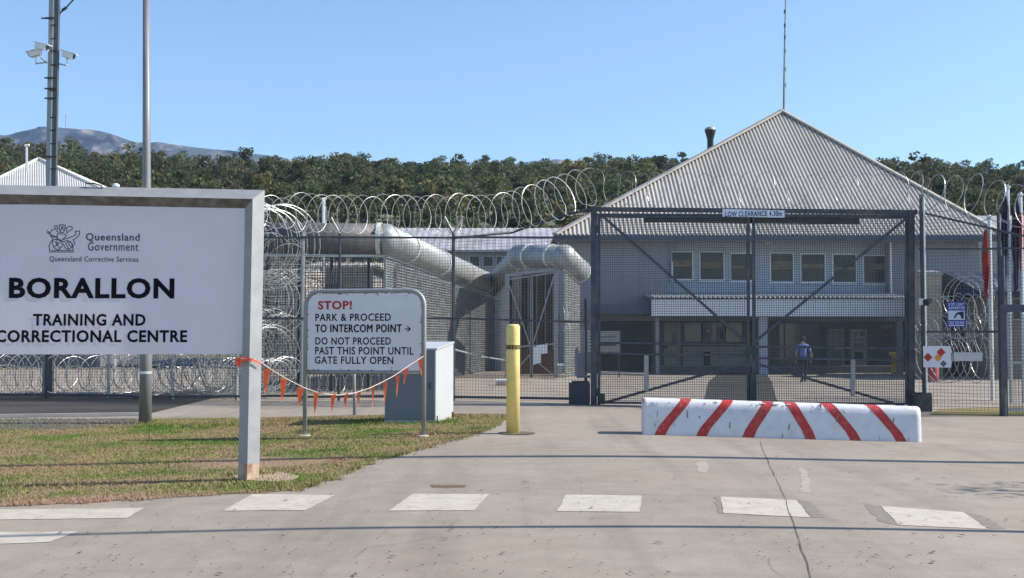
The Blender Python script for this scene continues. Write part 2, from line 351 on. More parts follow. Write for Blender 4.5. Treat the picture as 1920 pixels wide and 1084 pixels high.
# painted blocks across the hold line
PM = [[(0, 955), (272, 953), (237, 972), (0, 975)], [(-260, 1000), (150, 997), (92, 1017), (-260, 1030)],
      [(474, 927), (629, 929), (572, 957.5), (418, 958.5)], [(774, 926.5), (918, 927), (888, 957.5), (729, 958.5)],
      [(1061, 928), (1203, 930), (1200, 960.5), (1044, 959.5)], [(1351, 932), (1494, 938.5), (1519, 971), (1357, 963)],
      [(1652, 949.5), (1806, 961), (1852, 993), (1684, 985)]]
PM[0][0] = (-260, 957); PM[0][3] = (-260, 978)
for k, q in enumerate(PM):
    sheet('road_marking', rough_edge([G(*p) for p in q], 0.008, 0.12, 20 + k), mark_m, 0.004)
# cracks and joints in the slab
crackm = M('crack', (0.05, 0.04, 0.035), 0.95)
def crack(pts, w, jit=0.02):
    P = [G(*p) for p in pts]; line = []
    for a, c in zip(P, P[1:]):
        n = max(2, int((c - a).length / 0.25))
        for k in range(n): q = a.lerp(c, k / n); line.append(q + Vector((rnd.uniform(-jit, jit), rnd.uniform(-jit, jit), 0)))
    line.append(P[-1]); bb = MB()
    for a, c in zip(line, line[1:]):
        d = (c - a); n = Vector((-d.y, d.x, 0)).normalized() * (w / 2 * rnd.uniform(0.6, 1.2)); o = len(bb.v)
        for p in (a - n, a + n, c + n, c - n): bb.v.append((p.x, p.y, zg(p.x) + 0.006))
        bb.face((o, o + 3, o + 2, o + 1))
    tag(bb.build('slab_joint', crackm), kind='structure')
crack([(1425, 828), (1440, 866), (1468, 925), (1490, 990), (1522, 1084), (1535, 1120)], 0.0065, 0.008)
crack([(1440, 1046), (1452, 1068), (1475, 1084)], 0.004)
crack([(1735, 806), (1800, 812), (1920, 824)], 0.009); crack([(1700, 812), (1840, 822), (1920, 832)], 0.008)
crack([(1640, 834), (1780, 845), (1920, 855)], 0.008); crack([(1740, 790), (1920, 803)], 0.008)
crack([(660, 1046), (690, 1028), (760, 1018), (820, 1008)], 0.0035)
crack([(730, 926), (940, 926.5)], 0.006, 0.004); crack([(1000, 928), (1350, 930)], 0.006, 0.004)
crack([(980, 770), (1300, 775)], 0.012, 0.006)
# patched drain
b = MB(); q = [G(808, 910), G(875, 910), G(872, 914), G(812, 914)]
tag(sheet('drain_patch', q, M('brown_patch', (0.16, 0.1, 0.06), 0.9, 0, 0.4, 20), 0.007))
for k, q in enumerate(([(1494, 938), (1520, 941), (1547, 970), (1520, 971)], [(1618, 944), (1651, 949), (1683, 985), (1650, 978)], [(1807, 961), (1836, 966), (1886, 992), (1853, 993)], [(1340, 931), (1350, 932), (1356, 963), (1346, 962)])):
    sheet('worn_marking', rough_edge([G(*p) for p in q], 0.02, 0.1, 40 + k), M('worn_concrete', (.2, .172, .142), .9, 0, .15, 12, .2, 60), 0.002)
for k, q in enumerate(([(1498, 874), (1508, 878), (1516, 890), (1520, 905), (1518, 924), (1500, 924), (1503, 905), (1500, 890)], [(1306, 866), (1324, 866), (1330, 876), (1322, 888), (1308, 884)])):
    sheet('pale_scuff', rough_edge([G(*p) for p in q], 0.02, 0.1, 60 + k), M('scuffed_concrete', (.335, .288, .236), .9, 0, .12, 10, .2, 60), 0.002)
# leaf litter and grit
b = MB()
for i in range(520):
    px, py = rnd.uniform(60, 1920), 830 + 254 * rnd.random() ** 0.8; p = G(px, py); r_ = rnd.uniform(0.006, 0.022) * (1 if rnd.random() < 0.85 else 2); a = rnd.uniform(0, 6.28)
    c_, s_ = math.cos(a), math.sin(a); o = len(b.v); z = p.z + 0.012
    for dx, dy, dz in ((-1, 0, 0), (0, -0.4, 0.004), (1, 0, 0.002), (0, 0.4, 0.006)): b.v.append((p.x + r_ * (dx * c_ - dy * s_), p.y + r_ * (dx * s_ + dy * c_), z + dz))
    b.face((o, o + 1, o + 2, o + 3))
tag(b.build('leaf_litter', M('dead_leaf', (0.1, 0.065, 0.04), 0.9, 0, 0.5, 9)), 'scattered dead leaves and grit on the concrete drive', 'litter', kind='stuff')
# gravel along the kerb
b = MB()
for i in range(2600):
    px = rnd.uniform(-20, 255); py = rnd.uniform(786, 806 - max(0, px - 120) * 0.06); p = G(px, py); r_ = rnd.uniform(0.012, 0.035); o = len(b.v)
    for d in ((1, 0, 0), (0, 1, 0), (-1, 0, 0), (0, -1, 0), (0, 0, 0.8)): b.v.append((p.x + d[0] * r_ * rnd.uniform(.6, 1.2), p.y + d[1] * r_ * rnd.uniform(.6, 1.2), p.z + 0.006 + d[2] * r_))
    for k in range(4): b.face((o + k, o + (k + 1) % 4, o + 4))
tag(b.build('gravel', M('grey_gravel', (0.1, 0.1, 0.1), 0.9, 0, 0.6, 30)), 'loose grey gravel strip beside the asphalt road', 'gravel', kind='stuff')
# grass blades
def in_poly(x, y, poly):
    c = False; n = len(poly); j = n - 1
    for i in range(n):
        xi, yi = poly[i][0], poly[i][1]; xj, yj = poly[j][0], poly[j][1]
        if (yi > y) != (yj > y) and x < (xj - xi) * (y - yi) / (yj - yi) + xi: c = not c
        j = i
    return c
rg = np.random.default_rng(5)
vv = []; ff = []
bx0, bx1 = -10.5, 0.1; by0, by1 = 10.4, 23.0; bare = G(490, 868)
greens = [(G(640, 908), 0.9, 0.35), (G(390, 800), 2.6, 0.5), (G(820, 785), 1.6, 0.6), (G(520, 790), 1.6, 0.5), (G(60, 915), 1.2, 0.25), (G(430, 912), 0.8, 0.3)]
cnt = 0; mn_tuft = rg.random(97)
while cnt < 80000:
    x, y = rg.uniform(bx0, bx1), rg.uniform(by0, by1)
    if x < -0.5 * y - 0.5 or not in_poly(x, y, vp2): continue
    db = math.hypot((x - bare.x) * 0.48, (y - bare.y) * .55)
    if db < 0.42 and rg.random() < 0.85: continue
    h = rg.uniform(0.012, 0.034)
    for g_, rx, ry in greens:
        if math.hypot((x - g_.x) / rx, (y - g_.y) / ry) < rg.uniform(0.4, 1.1): h *= 2.0; break
    a = rg.uniform(0, 6.28); w = rg.uniform(0.004, 0.008); lx, ly = rg.normal(0, 0.6 * h, 2); z = zg(x) + 0.004; o = len(vv)
    vv.append((x - w * math.cos(a), y - w * math.sin(a), z)); vv.append((x + w * math.cos(a), y + w * math.sin(a), z)); vv.append((x + lx, y + ly, z + h)); ff.append((o, o + 1, o + 2)); cnt += 1
for i, (ex, ey) in enumerate(vp2):                    # longer unmown fringe straggling over the slab edge and round the posts
    if ey > 19 or ex < -.5 * ey - .5: continue
    dens = 34 if mn_tuft[i % 97] > .55 else 7
    for k in range(dens):
        x, y = ex + rg.normal(0, .06), ey + rg.normal(.01, .05); h = rg.uniform(.02, .065); a = rg.uniform(0, 6.28); w = rg.uniform(.004, .008); lx, ly = rg.normal(0, .7 * h, 2); z = zg(x) + .002; o = len(vv)
        vv.append((x - w * math.cos(a), y - w * math.sin(a), z)); vv.append((x + w * math.cos(a), y + w * math.sin(a), z)); vv.append((x + lx, y + ly, z + h)); ff.append((o, o + 1, o + 2))
for (px, py, sp_) in ((470, 890, .16), (571, 812, .1), (793, 817, .1), (272, 796, .25), (722, 795, .3), (815, 793, .25), (640, 903, .3), (560, 915, .3)):
    c_ = G(px, py)
    for k in range(260):
        x, y = c_.x + rg.normal(0, sp_), c_.y + rg.normal(0, sp_ * .6)
        if not in_poly(x, y, vp2): continue
        h = rg.uniform(.03, .09); a = rg.uniform(0, 6.28); w = rg.uniform(.004, .009); lx, ly = rg.normal(0, .5 * h, 2); z = zg(x) + .002; o = len(vv)
        vv.append((x - w * math.cos(a), y - w * math.sin(a), z)); vv.append((x + w * math.cos(a), y + w * math.sin(a), z)); vv.append((x + lx, y + ly, z + h)); ff.append((o, o + 1, o + 2))
b = MB(); b.v = vv; b.f = ff; b.mi = [0] * len(ff)
tag(b.build('grass', blade_m), 'short dry mown grass on the verge', 'grass', kind='stuff')

# ------------------------------------------------------------------ hills, mountain, woodland
def interp(tab, x):
    if x <= tab[0][0]: return tab[0][1]
    for (a, c), (d, e) in zip(tab, tab[1:]):
        if x <= d: return c + (e - c) * (x - a) / (d - a)
    return tab[-1][1]
SKY = [(-300, 258), (0, 268), (60, 280), (180, 288), (260, 290), (340, 300), (420, 305), (560, 302), (640, 297), (700, 300), (780, 306), (860, 303), (930, 308), (1010, 309), (1100, 305), (1180, 300), (1280, 302), (1480, 306), (1680, 309), (1760, 305), (1850, 312), (1920, 314), (2250, 318)]
YR = 420.0; YF = 100.0
def hill_z(x, y):
    px = CX + x / y * F; top = EYE + (HOR - interp(SKY, px)) / F * YR - 8.0
    t = (y - YF) / (YR - YF)
    if t <= 0: return -0.02
    if t <= 1: return top * (t ** 0.85)
    return top - (t - 1) * 60
b = MB(); nxh, nyh = 60, 24
for j in range(nyh):
    y = YF + (520 - YF) * j / (nyh - 1)
    for i in range(nxh):
        px = -500 + 2900 * i / (nxh - 1); x = (px - CX) / F * y; b.v.append((x, y, hill_z(x, y) + (0 if 0 < j else -0.5)))
for j in range(nyh - 1):
    for i in range(nxh - 1): b.face((j * nxh + i, j * nxh + i + 1, (j + 1) * nxh + i + 1, (j + 1) * nxh + i))
tag(b.build('hillside', M('wooded_soil', (0.15, 0.14, 0.085), 0.95, 0, 0.3, 0.2), smooth=True), kind='structure')

def leaf_mat():
    m = bpy.data.materials.new('woodland_leaf'); m.use_nodes = True; nt = m.node_tree; N = nt.nodes; L = nt.links
    bs = N['Principled BSDF']; bs.inputs['Roughness'].default_value = 0.65; bs.inputs['Specular IOR Level'].default_value = 0.25
    at_ = N.new('ShaderNodeAttribute'); at_.attribute_name = 'tint'; L.new(at_.outputs['Color'], bs.inputs['Base Color'])
    tr = N.new('ShaderNodeBsdfTranslucent'); L.new(at_.outputs['Color'], tr.inputs['Color']); ms = N.new('ShaderNodeMixShader'); ms.inputs[0].default_value = 0.4
    L.new(bs.outputs[0], ms.inputs[1]); L.new(tr.outputs[0], ms.inputs[2]); L.new(ms.outputs[0], N['Material Output'].inputs['Surface'])
    return m
def tree_template(seed, nleaf):
    r = np.random.default_rng(seed); H = r.uniform(9, 13); clumps = []
    for k in range(r.integers(6, 12)):
        a = r.uniform(0, 6.28); d = r.uniform(0.2, 3.3); clumps.append((d * math.cos(a), d * math.sin(a), H * r.uniform(0.5, 1.0) - d * 0.35, r.uniform(0.8, 2.0)))
    V = []
    for k in range(nleaf):
        c = clumps[r.integers(len(clumps))]; p = r.normal(0, 1, 3); p /= np.linalg.norm(p); p = p * c[3] * r.uniform(0.55, 1.05); p[2] *= 0.6
        p = p + np.array(c[:3]); u = r.normal(0, 1, 3); u /= np.linalg.norm(u); w = np.cross(u, r.normal(0, 1, 3)); w /= np.linalg.norm(w)
        s1, s2 = r.uniform(0.18, 0.42), r.uniform(0.1, 0.24); V += [p - u * s1 - w * s2, p + u * s1 - w * s2, p + u * s1 + w * s2, p - u * s1 + w * s2]
    # trunk and limbs as thin crossed blades with thickness
    nt = 0
    def limb(p, q, t):
        nonlocal nt
        p, q = np.array(p, float), np.array(q, float)
        for ax in (np.array([1., 0, 0]), np.array([0, 1., 0])): V.extend([p - ax * t, p + ax * t, q + ax * t * .6, q - ax * t * .6]); nt += 1
    limb((0, 0, -1), (0.1, 0, H * 0.6), 0.2)
    for c in clumps[:6]: limb((0.05, 0, H * 0.38), c[:3], 0.1)
    return np.array(V), nleaf, nt
TT = [tree_template(s, 520) for s in range(10)]
trees = []
def far_tree(x, y, sc): trees.append((x, y, hill_z(x, y), sc))
for row in range(44):
    y = 112 + 318 * (row / 43) ** 1.0
    n = int(2500 / F * y / 4.7) 
    for i in range(n):
        yy = y + rg.uniform(-5, 5); px = -330 + 2600 * (i + rg.uniform(0, 1)) / n
        if 430 < yy: continue
        # skip what the big roof hides
        if 1230 < px < 1620 and yy < 400 and abs(px - 1430) < 130: continue
        far_tree((px - CX) / F * yy, yy, (rg.uniform(0.42, 0.8) if rg.random() < .9 else rg.uniform(.75, .95)) if yy > 150 else rg.uniform(0.38, 0.62))
pal = np.array([[0.11, 0.12, 0.06], [0.14, 0.14, 0.075], [0.1, 0.115, 0.07], [0.165, 0.145, 0.085], [0.12, 0.135, 0.08], [0.16, 0.135, 0.09]])
AV = []; AC = []
for (x, y, z, sc) in trees:
    V, nl, ntk = TT[rg.integers(len(TT))]; a = rg.uniform(0, 6.28); c_, s_ = math.cos(a), math.sin(a)
    P = V * sc; Q = np.empty_like(P); Q[:, 0] = P[:, 0] * c_ - P[:, 1] * s_ + x; Q[:, 1] = P[:, 0] * s_ + P[:, 1] * c_ + y; Q[:, 2] = P[:, 2] * rg.uniform(0.85, 1.1) + z; AV.append(Q)
    col = pal[rg.integers(len(pal))] * rg.uniform(0.55, 1.1) * np.array([rg.uniform(.9, 1.15), 1.0, rg.uniform(.8, 1.1)]); cc = col[None] * rg.uniform(0.7, 1.25, (nl, 1)) * np.array([[0.86, 1.0, 0.76]]); cc = np.concatenate([cc, np.tile([[0.2, 0.17, 0.14]], (ntk, 1))]); AC.append(cc)
AV = np.concatenate(AV); AC = np.concatenate(AC); nf = len(AC)
me = bpy.data.meshes.new('woodland'); me.vertices.add(nf * 4); me.vertices.foreach_set('co', AV.ravel().astype(np.float32)); me.loops.add(nf * 4)
me.loops.foreach_set('vertex_index', np.arange(nf * 4, dtype=np.int32)); me.polygons.add(nf); me.polygons.foreach_set('loop_start', np.arange(0, nf * 4, 4, dtype=np.int32))
try: me.polygons.foreach_set('loop_total', np.full(nf, 4, dtype=np.int32))
except Exception: pass
ca = me.color_attributes.new('tint', 'FLOAT_COLOR', 'POINT'); c4 = np.ones((nf * 4, 4), dtype=np.float32); c4[:, :3] = np.repeat(AC, 4, 0); ca.data.foreach_set('color', c4.ravel())
me.update(); me.validate(); me.materials.append(leaf_mat())
tag(link('woodland', me), 'dense olive eucalypt woodland covering the hill behind the compound', 'woodland', kind='stuff')
print('trees', len(trees), 'faces', nf)

# far range
MT = [(-400, 262), (-150, 256), (0, 250), (40, 245), (60, 241), (110, 238), (122, 238), (150, 243), (175, 242), (210, 251), (245, 264), (270, 267), (300, 266), (335, 272), (365, 274), (395, 277), (450, 284), (500, 290), (552, 299), (600, 318), (760, 330), (900, 322), (960, 308), (1000, 299), (1040, 298), (1090, 304), (1180, 322), (1400, 345), (2300, 345)]
YM = 3400.0
b = MB(); nxm, nym = 300, 30
from mathutils import noise as mn
for j in range(nym):
    t = j / (nym - 1); y = YM - 900 + 900 * t
    for i in range(nxm):
        px = -400 + 2700 * i / (nxm - 1); x = (px - CX) / F * y; top = EYE + (HOR - interp(MT, px)) / F * YM
        nz = mn.fractal(Vector((x * 0.009, y * 0.009, 3)), 1.0, 2.0, 6) * 150 * (0.25 + t * (1 - t) * 3)
        b.v.append((x, y + nz * 2, max(0, top * (t ** 0.8)) + nz * (0.8 if j < nym - 1 else 0.12)))
for j in range(nym - 1):
    for i in range(nxm - 1): b.face((j * nxm + i, j * nxm + i + 1, (j + 1) * nxm + i + 1, (j + 1) * nxm + i))
mtm = M('mountain_scrub', (0.03, 0.042, 0.045), 0.95, 0, 0.75, 0.09, 0, dirt=(0.34, 0.28, 0.24), dscale=0.016, damt=0.85)
tag(b.build('mountain', mtm, smooth=True), kind='structure')
t = thing('relay_tower', 'tiny thin mast on the summit of the hazy mountain', 'mast', at(123, 238, YM))
b = MB(); p = at(123, 238, YM); b.tube([p - Vector((0, 0, 6)), p + Vector((0, 0, 38))], 1.2, 6); b.build('tower_shaft', galv, t)
b = MB(); b.tube([p + Vector((-3, 0, 30)), p + Vector((3, 0, 30))], .7, 5); b.build('cross_arm', galv, t)

# ------------------------------------------------------------------ big entrance sign
class Plane:
    def __init__(s, pa, Ya, pb, Yb):
        a, c = at(pa, HOR, Ya), at(pb, HOR, Yb); s.o = Vector((a.x, a.y, 0)); s.u = Vector((c.x - a.x, c.y - a.y, 0)).normalized()
        s.z = Vector((0, 0, 1)); s.n = Vector((s.u.y, -s.u.x, 0))          # n points towards the road
    def hit(s, px, py):
        d = ray(px, py); e = Vector((0, 0, EYE)); t = (s.o - e).dot(s.n) / d.dot(s.n); return e + d * t
    def uv(s, px, py): p = s.hit(px, py) - s.o; return p.dot(s.u), p.z
    def pt(s, u, z, lift=0): return s.o + s.u * u + s.z * z + s.n * lift
    def text(s, name, body, mat, parent, x0, y0, x1, y1, bold=0.02, lift=0.004):
        my, mx = (y0 + y1) / 2, (x0 + x1) / 2
        return write(name, body, mat, parent, s.o, s.u, s.z, s.uv(x0, my)[0], s.uv(mx, y1)[1], s.uv(x1, my)[0], s.uv(mx, y0)[1], bold, s.n * lift)
    def strokes(s, mb, lines, w, lift=0.004):
        for ln in lines:
            P = [Vector(s.uv(*p)) for p in ln]
            for a, c in zip(P, P[1:]):
                d = (c - a); 
                if d.length < 1e-5: continue
                d.normalize(); n = Vector((-d.y, d.x)) * w / 2; a = a - d * w * .3; c = c + d * w * .3; o = len(mb.v)
                for q in (a - n, c - n, c + n, a + n): mb.v.append(tuple(s.pt(q.x, q.y, lift)))
                mb.face((o, o + 1, o + 2, o + 3))
SG = Plane(0, 12.53, 467, 12.78)
base = G(467, 893)
t = thing('entrance_sign', 'large white correctional centre sign in a galvanised steel frame on the grass verge', 'sign', base)
uL, _ = SG.uv(-128, 540); uR = SG.uv(474.5, 540)[0]
zt = SG.uv(474, 375)[1]; ztl = SG.uv(0, 366)[1]; zslope = (zt - ztl) / (uR - SG.uv(0, 375)[0])
ztopL = zt + zslope * (uL - uR)
# frame: square tube turned on edge, so a lit and a shaded face meet at the front
hw = 0.118; dp = 0.1
def dia(u, z, du, dz): return [SG.pt(u + du * hw, z + dz * hw, -0.02), SG.pt(u, z, dp), SG.pt(u - du * hw, z - dz * hw, -0.02), SG.pt(u, z, -0.13)]
b = MB()
zb = SG.uv(474, 893)[1]
def ring(b, rings):
    o = len(b.v)
    for r_ in rings: b.v += [tuple(p) for p in r_]
    for i in range(len(rings) - 1):
        for k in range(4): b.face((o + i * 4 + k, o + i * 4 + (k + 1) % 4, o + (i + 1) * 4 + (k + 1) % 4, o + (i + 1) * 4 + k))
    b.face([o + k for k in range(4)][::-1]); b.face([o + (len(rings) - 1) * 4 + k for k in range(4)])
zrs = SG.uv(474, 868)[1]
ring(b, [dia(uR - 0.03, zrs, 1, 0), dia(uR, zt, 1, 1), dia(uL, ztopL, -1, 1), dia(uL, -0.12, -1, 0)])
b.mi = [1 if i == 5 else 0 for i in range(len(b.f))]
fr = b.build('frame', [galv, M('mould_and_shade_steel', (.15, .135, .12), .7, .1, .4, 9, dirt=(.07, .06, .05), dscale=6, damt=.7)], t)  # top beam's inner face: mould streaks plus its shade painted into the colour
b = MB(); ring(b, [dia(uR - 0.036, zb - 0.03, 1, 0), dia(uR - 0.03, zrs - 0.001, 1, 0)]); b.build('rusty_foot', M('rusty_post_foot', (0.4, 0.3, 0.22), 0.8, 0, 0.3, 10, dirt=(0.22, 0.07, 0.02), dscale=9, damt=0.95), t)
b = MB(); c_ = SG.pt(uR - 0.03, 0)
fp = [G(*q_) + Vector((rnd.uniform(-.02, .02), rnd.uniform(-.03, .03), .012)) for q_ in ((436, 893), (446, 888), (466, 885), (500, 884), (535, 888), (562, 895), (548, 902), (505, 905), (470, 903), (448, 900))]
b.prism(fp[::-1], (0, 0, -.02)); b.build('footing', M('sandy_footing', (0.38, 0.28, 0.2), 0.9, 0, 0.2, 8, 0.4, 30), t)
# panel
pzb = SG.uv(455, 664)[1]; pur = SG.uv(456, 540)[0]; pul = uL + 0.118
pzt = SG.uv(456, 400)[1]
b = MB(); o = len(b.v)
c8 = [SG.pt(pul, pzb, -0.03), SG.pt(pur + 0.01, pzb, -0.03), SG.pt(pur + 0.01, pzb, -0.001), SG.pt(pul, pzb, -0.001)]
c8 = [SG.pt(pul, pzb, 0), SG.pt(pur + .01, pzb, 0), SG.pt(pur + .01, pzb, -.03), SG.pt(pul, pzb, -.03), SG.pt(pul, pzt + .07, 0), SG.pt(pur + .01, pzt + .09, 0), SG.pt(pur + .01, pzt + .02, -.03), SG.pt(pul, pzt + .07, -.03)]
b.quadbox(c8); pan = b.build('panel', M('sign_panel', (0.63, 0.585, 0.635), 0.45, 0, 0.03, 3, dirt=(0.53, 0.53, 0.54), dscale=0.7, damt=0.5), t)
for args in (('Queensland', 161, 437.5, 262, 454, 0.012), ('Government', 165, 454.5, 259.5, 470.5, 0.004), ('Queensland Corrective Services', 93, 481, 259.5, 492.5, 0.006),):
    SG.text('lettering', args[0], grey_t, pan, *args[1:5], bold=args[5])
SG.text('lettering', 'BORALLON', black_t, pan, 17, 521, 327, 560, 0.035)
SG.text('lettering', 'TRAINING AND', black_t, pan, 62, 588.5, 273, 611, 0.03)
SG.text('lettering', 'CORRECTIONAL CENTRE', black_t, pan, -8, 619, 351, 642, 0.03)
# the crest: shield, supporters, ribbon and base line as thin strokes
def E(cx, cy, rx, ry, a0=0, a1=360, n=12): return [(cx + rx * math.cos(R(a0 + (a1 - a0) * k / n)), cy - ry * math.sin(R(a0 + (a1 - a0) * k / n))) for k in range(n + 1)]
Z = 4.17
def cr(*pts): return [(60 + x / Z, 400 + y / Z) for x, y in pts]
em = [cr((140, 303), (328, 303)), cr((140, 303), (134, 250), (150, 222), (166, 205), (150, 180), (140, 160)), cr((150, 292), (320, 292), (322, 250), (300, 222), (272, 214)),
      cr((118, 135), (140, 155), (158, 130), (186, 124), (176, 104)), cr((118, 150), (146, 166), (176, 180), (200, 200)), cr((176, 100), (196, 96), (200, 120), (192, 140), (210, 150)),
      cr((214, 92), (236, 88), (262, 96), (258, 120), (248, 150), (222, 150), (214, 120), (214, 92)), cr((226, 100), (246, 128)), cr((246, 100), (224, 136)),
      cr((268, 118), (290, 104), (312, 104), (316, 124), (296, 136), (276, 150)), cr((276, 160), (268, 118)), cr((340, 140), (374, 140), (370, 168), (346, 196), (322, 206)), cr((340, 140), (344, 166), (318, 180), (280, 196), (240, 205)),
      cr((200, 160), (260, 165), (270, 178), (230, 214), (196, 196), (200, 160)), cr((166, 205), (200, 205), (236, 222), (236, 260), (206, 288), (172, 270), (160, 236), (166, 205)),
      cr((240, 222), (276, 214), (312, 232), (316, 262), (290, 284), (262, 274), (246, 240)), cr((180, 220), (220, 280)), cr((226, 222), (176, 262)), cr((196, 214), (196, 250)), cr((262, 228), (288, 280)), cr((276, 222), (308, 268)),
      cr((322, 206), (332, 226), (336, 246)), cr((150, 180), (172, 186), (200, 178))]
b = MB(); SG.strokes(b, em, 0.008); b.build('emblem', grey_t, pan)
# bent rod left lying along the top of the sign
b = MB(); z_ = lambda px, py: SG.hit(px, py) + SG.n * 0.0
b.tube([z_(128, 357.5), z_(150, 356.5), z_(161, 355), z_(161, 344), z_(176, 344), z_(190, 348), z_(193, 356)], 0.009, 6); b.build('bent_rod', dark_m, t)

# orange ribbon round the post and the bunting line to the small sign
ST = Plane(571, 18.46, 793.5, 17.97)
p0 = SG.pt(uR - .01, SG.uv(474, 676)[1], 0.12)
t = thing('flag_bunting', 'string of orange pennant flags strung between the two signs', 'bunting', base + Vector((0.4, 0.3, 0)))
pend = [(490, 680), (510, 694), (540, 712), (570, 727), (600, 737.5), (632, 741), (664, 737), (690, 729), (714, 718), (740, 704), (766, 686), (794, 668)]
dY = lambda px: 12.9 + (17.9 - 12.9) * sm(0.05 + 0.95 * (px - 470) / 324) * 0.35 + (17.9 - 12.9) * ((px - 470) / 324) * 0.65
P = [SG.hit(455, 672) + SG.n * 0.11, SG.hit(478, 672) + SG.n * .13] + [at(x, y, dY(x)) for x, y in pend]
b = MB(); b.tube(P, 0.0055, 5); b.build('string', string_m, t)
for (x0, x1, y0, tx, ty) in [(494, 508, 690, 496, 739), (526, 539, 708, 526, 756), (557, 570, 725, 560, 764), (588, 598, 735, 589, 778), (621, 630, 740, 620, 779), (645, 653, 739, 646, 770), (670, 677, 736, 671, 765), (697, 702, 726, 698, 768), (718, 727, 717, 721, 757), (742, 749, 705, 744, 744), (757, 767, 692, 757, 722), (784, 793, 674, 790, 705)]:
    b = MB(); Ym = dY((x0 + x1) / 2); a, c, e = at(x0, y0 + 1, Ym), at(x1, y0 + 1 + (2 if x0 < 600 else -3), Ym), at(tx, ty, Ym + 0.03)
    n_ = 5; rows = []
    for k in range(n_ + 1):
        f_ = k / n_; wv = 0.02 * math.sin(f_ * 4 + x0); l, r_ = a.lerp(e, f_) + Vector((0, wv, 0)), c.lerp(e, f_ * .97) + Vector((0, wv + .012 * f_, 0)); rows.append((l, r_))
    o = len(b.v)
    for l, r_ in rows: b.v += [tuple(l), tuple(r_), tuple(r_ + Vector((0, .003, 0))), tuple(l + Vector((0, .003, 0)))]
    for k in range(n_):
        q = o + k * 4
        for m_ in range(4): b.face((q + m_, q + (m_ + 1) % 4, q + 4 + (m_ + 1) % 4, q + 4 + m_))
    b.build('flag', orange_f, t)
tt = thing('orange_ribbon', 'bright orange ribbon knotted round the big sign post', 'ribbon', p0)
b = MB(); o = len(b.v); rib = [(443, 673), (450, 669), (462, 668.5), (474, 672), (484, 676), (492, 682)]; rb2 = [(444, 684), (450, 684), (462, 676), (474, 676), (484, 679.5), (491, 684)]
lf = [.03, .05, .105, .125, .075, .03]
for (a, c, l) in zip(rib, rb2, lf): 
    for q in (a, c): b.v.append(tuple(SG.hit(*q) + SG.n * l))
    for q in (c, a): b.v.append(tuple(SG.hit(*q) + SG.n * (l + .012)))
for k in range(5):
    for m_ in range(4): b.face((o + k * 4 + m_, o + k * 4 + (m_ + 1) % 4, o + k * 4 + 4 + (m_ + 1) % 4, o + k * 4 + 4 + m_))
b.build('band', M('ribbon_orange', (0.85, 0.09, 0.02), 0.5), tt)
b = MB(); b.prism([SG.hit(446, 672) + SG.n * .055, SG.hit(455, 688) + SG.n * .08, SG.hit(444, 686) + SG.n * .06], SG.n * .004); b.build('loose_end', MATS['ribbon_orange'], tt)

# ------------------------------------------------------------------ STOP sign
t = thing('stop_sign', 'white instruction sign reading STOP in red on two tubular legs', 'sign', ST.pt((ST.uv(571, 812)[0] + ST.uv(793, 817)[0]) / 2, zg(-2)))
ul, ur = ST.uv(572.5, 680)[0], ST.uv(795, 680)[0]; zt_ = ST.uv(684, 545.5)[1]; rr_ = 0.24
arc = [(ul, -0.05)] + [(ul + rr_ - rr_ * math.cos(R(a)), zt_ - rr_ + rr_ * math.sin(R(a))) for a in range(0, 91, 15)] + [(ur - rr_ + rr_ * math.sin(R(a)), zt_ - rr_ + rr_ * math.cos(R(a))) for a in range(0, 91, 15)] + [(ur, -0.08)]
b = MB(); b.tube([ST.pt(u, z) for u, z in arc], 0.036, 10); b.build('tube_frame', galv, t, True)
zb_ = ST.uv(684, 698)[1]; b = MB(); b.tube([ST.pt(ul + .03, zb_), ST.pt(ur - .03, zb_)], 0.03, 8); b.build('bottom_rail', galv, t, True)
r2 = rr_ - 0.03; L_, R_ = ul + .04, ur - .04; T_ = zt_ - .04
poly = [(L_, zb_ + .03)] + [(R_, zb_ + .03)] + [(R_ - r2 + r2 * math.cos(R(a)), T_ - r2 + r2 * math.sin(R(a))) for a in range(0, 91, 15)] + [(L_ + r2 - r2 * math.sin(R(a)), T_ - r2 + r2 * math.cos(R(a))) for a in range(0, 91, 15)]
b = MB(); b.prism([ST.pt(u, z, 0.012) for u, z in poly], -ST.n * 0.02); pan = b.build('panel', white_p, t)
ST.text('lettering', 'STOP!', red_t, pan, 597, 564, 660.5, 580.5, 0.035, 0.016)
for body, x0, y0, x1, y1 in (('PARK & PROCEED', 592, 588, 733.5, 602), ('TO INTERCOM POINT', 592, 608.5, 753.5, 623), ('DO NOT PROCEED', 592, 632.5, 733.5, 646.5), ('PAST THIS POINT UNTIL', 591.5, 650.5, 776, 665), ('GATE FULLY OPEN', 591, 668.5, 738, 682.5)):
    o_ = ST.text('lettering', body, black_t, pan, x0, y0, x1, y1, 0.0 if 'COM' in body else 0.014, 0.016)
    if 'COM' in body:                      # this face's M will not take an outline offset, so thicken the line by restriking it
        bm = bmesh.new(); bm.from_mesh(o_.data); src = bm.faces[:]
        for du, dz, dl in ((.004, 0, .0006), (-.004, 0, .0012), (0, .003, .0018), (0, -.003, .0024)):
            dp_ = bmesh.ops.duplicate(bm, geom=src); bmesh.ops.translate(bm, vec=ST.u * du + ST.z * dz + ST.n * dl, verts=[g_ for g_ in dp_['geom'] if isinstance(g_, bmesh.types.BMVert)])
        bm.to_mesh(o_.data); bm.free()
b = MB(); ST.strokes(b, [[(760, 617), (769.5, 617)], [(764.5, 612), (769.8, 617)], [(764.5, 622), (769.8, 617)]], 0.016, 0.016); b.build('arrow', black_t, pan)
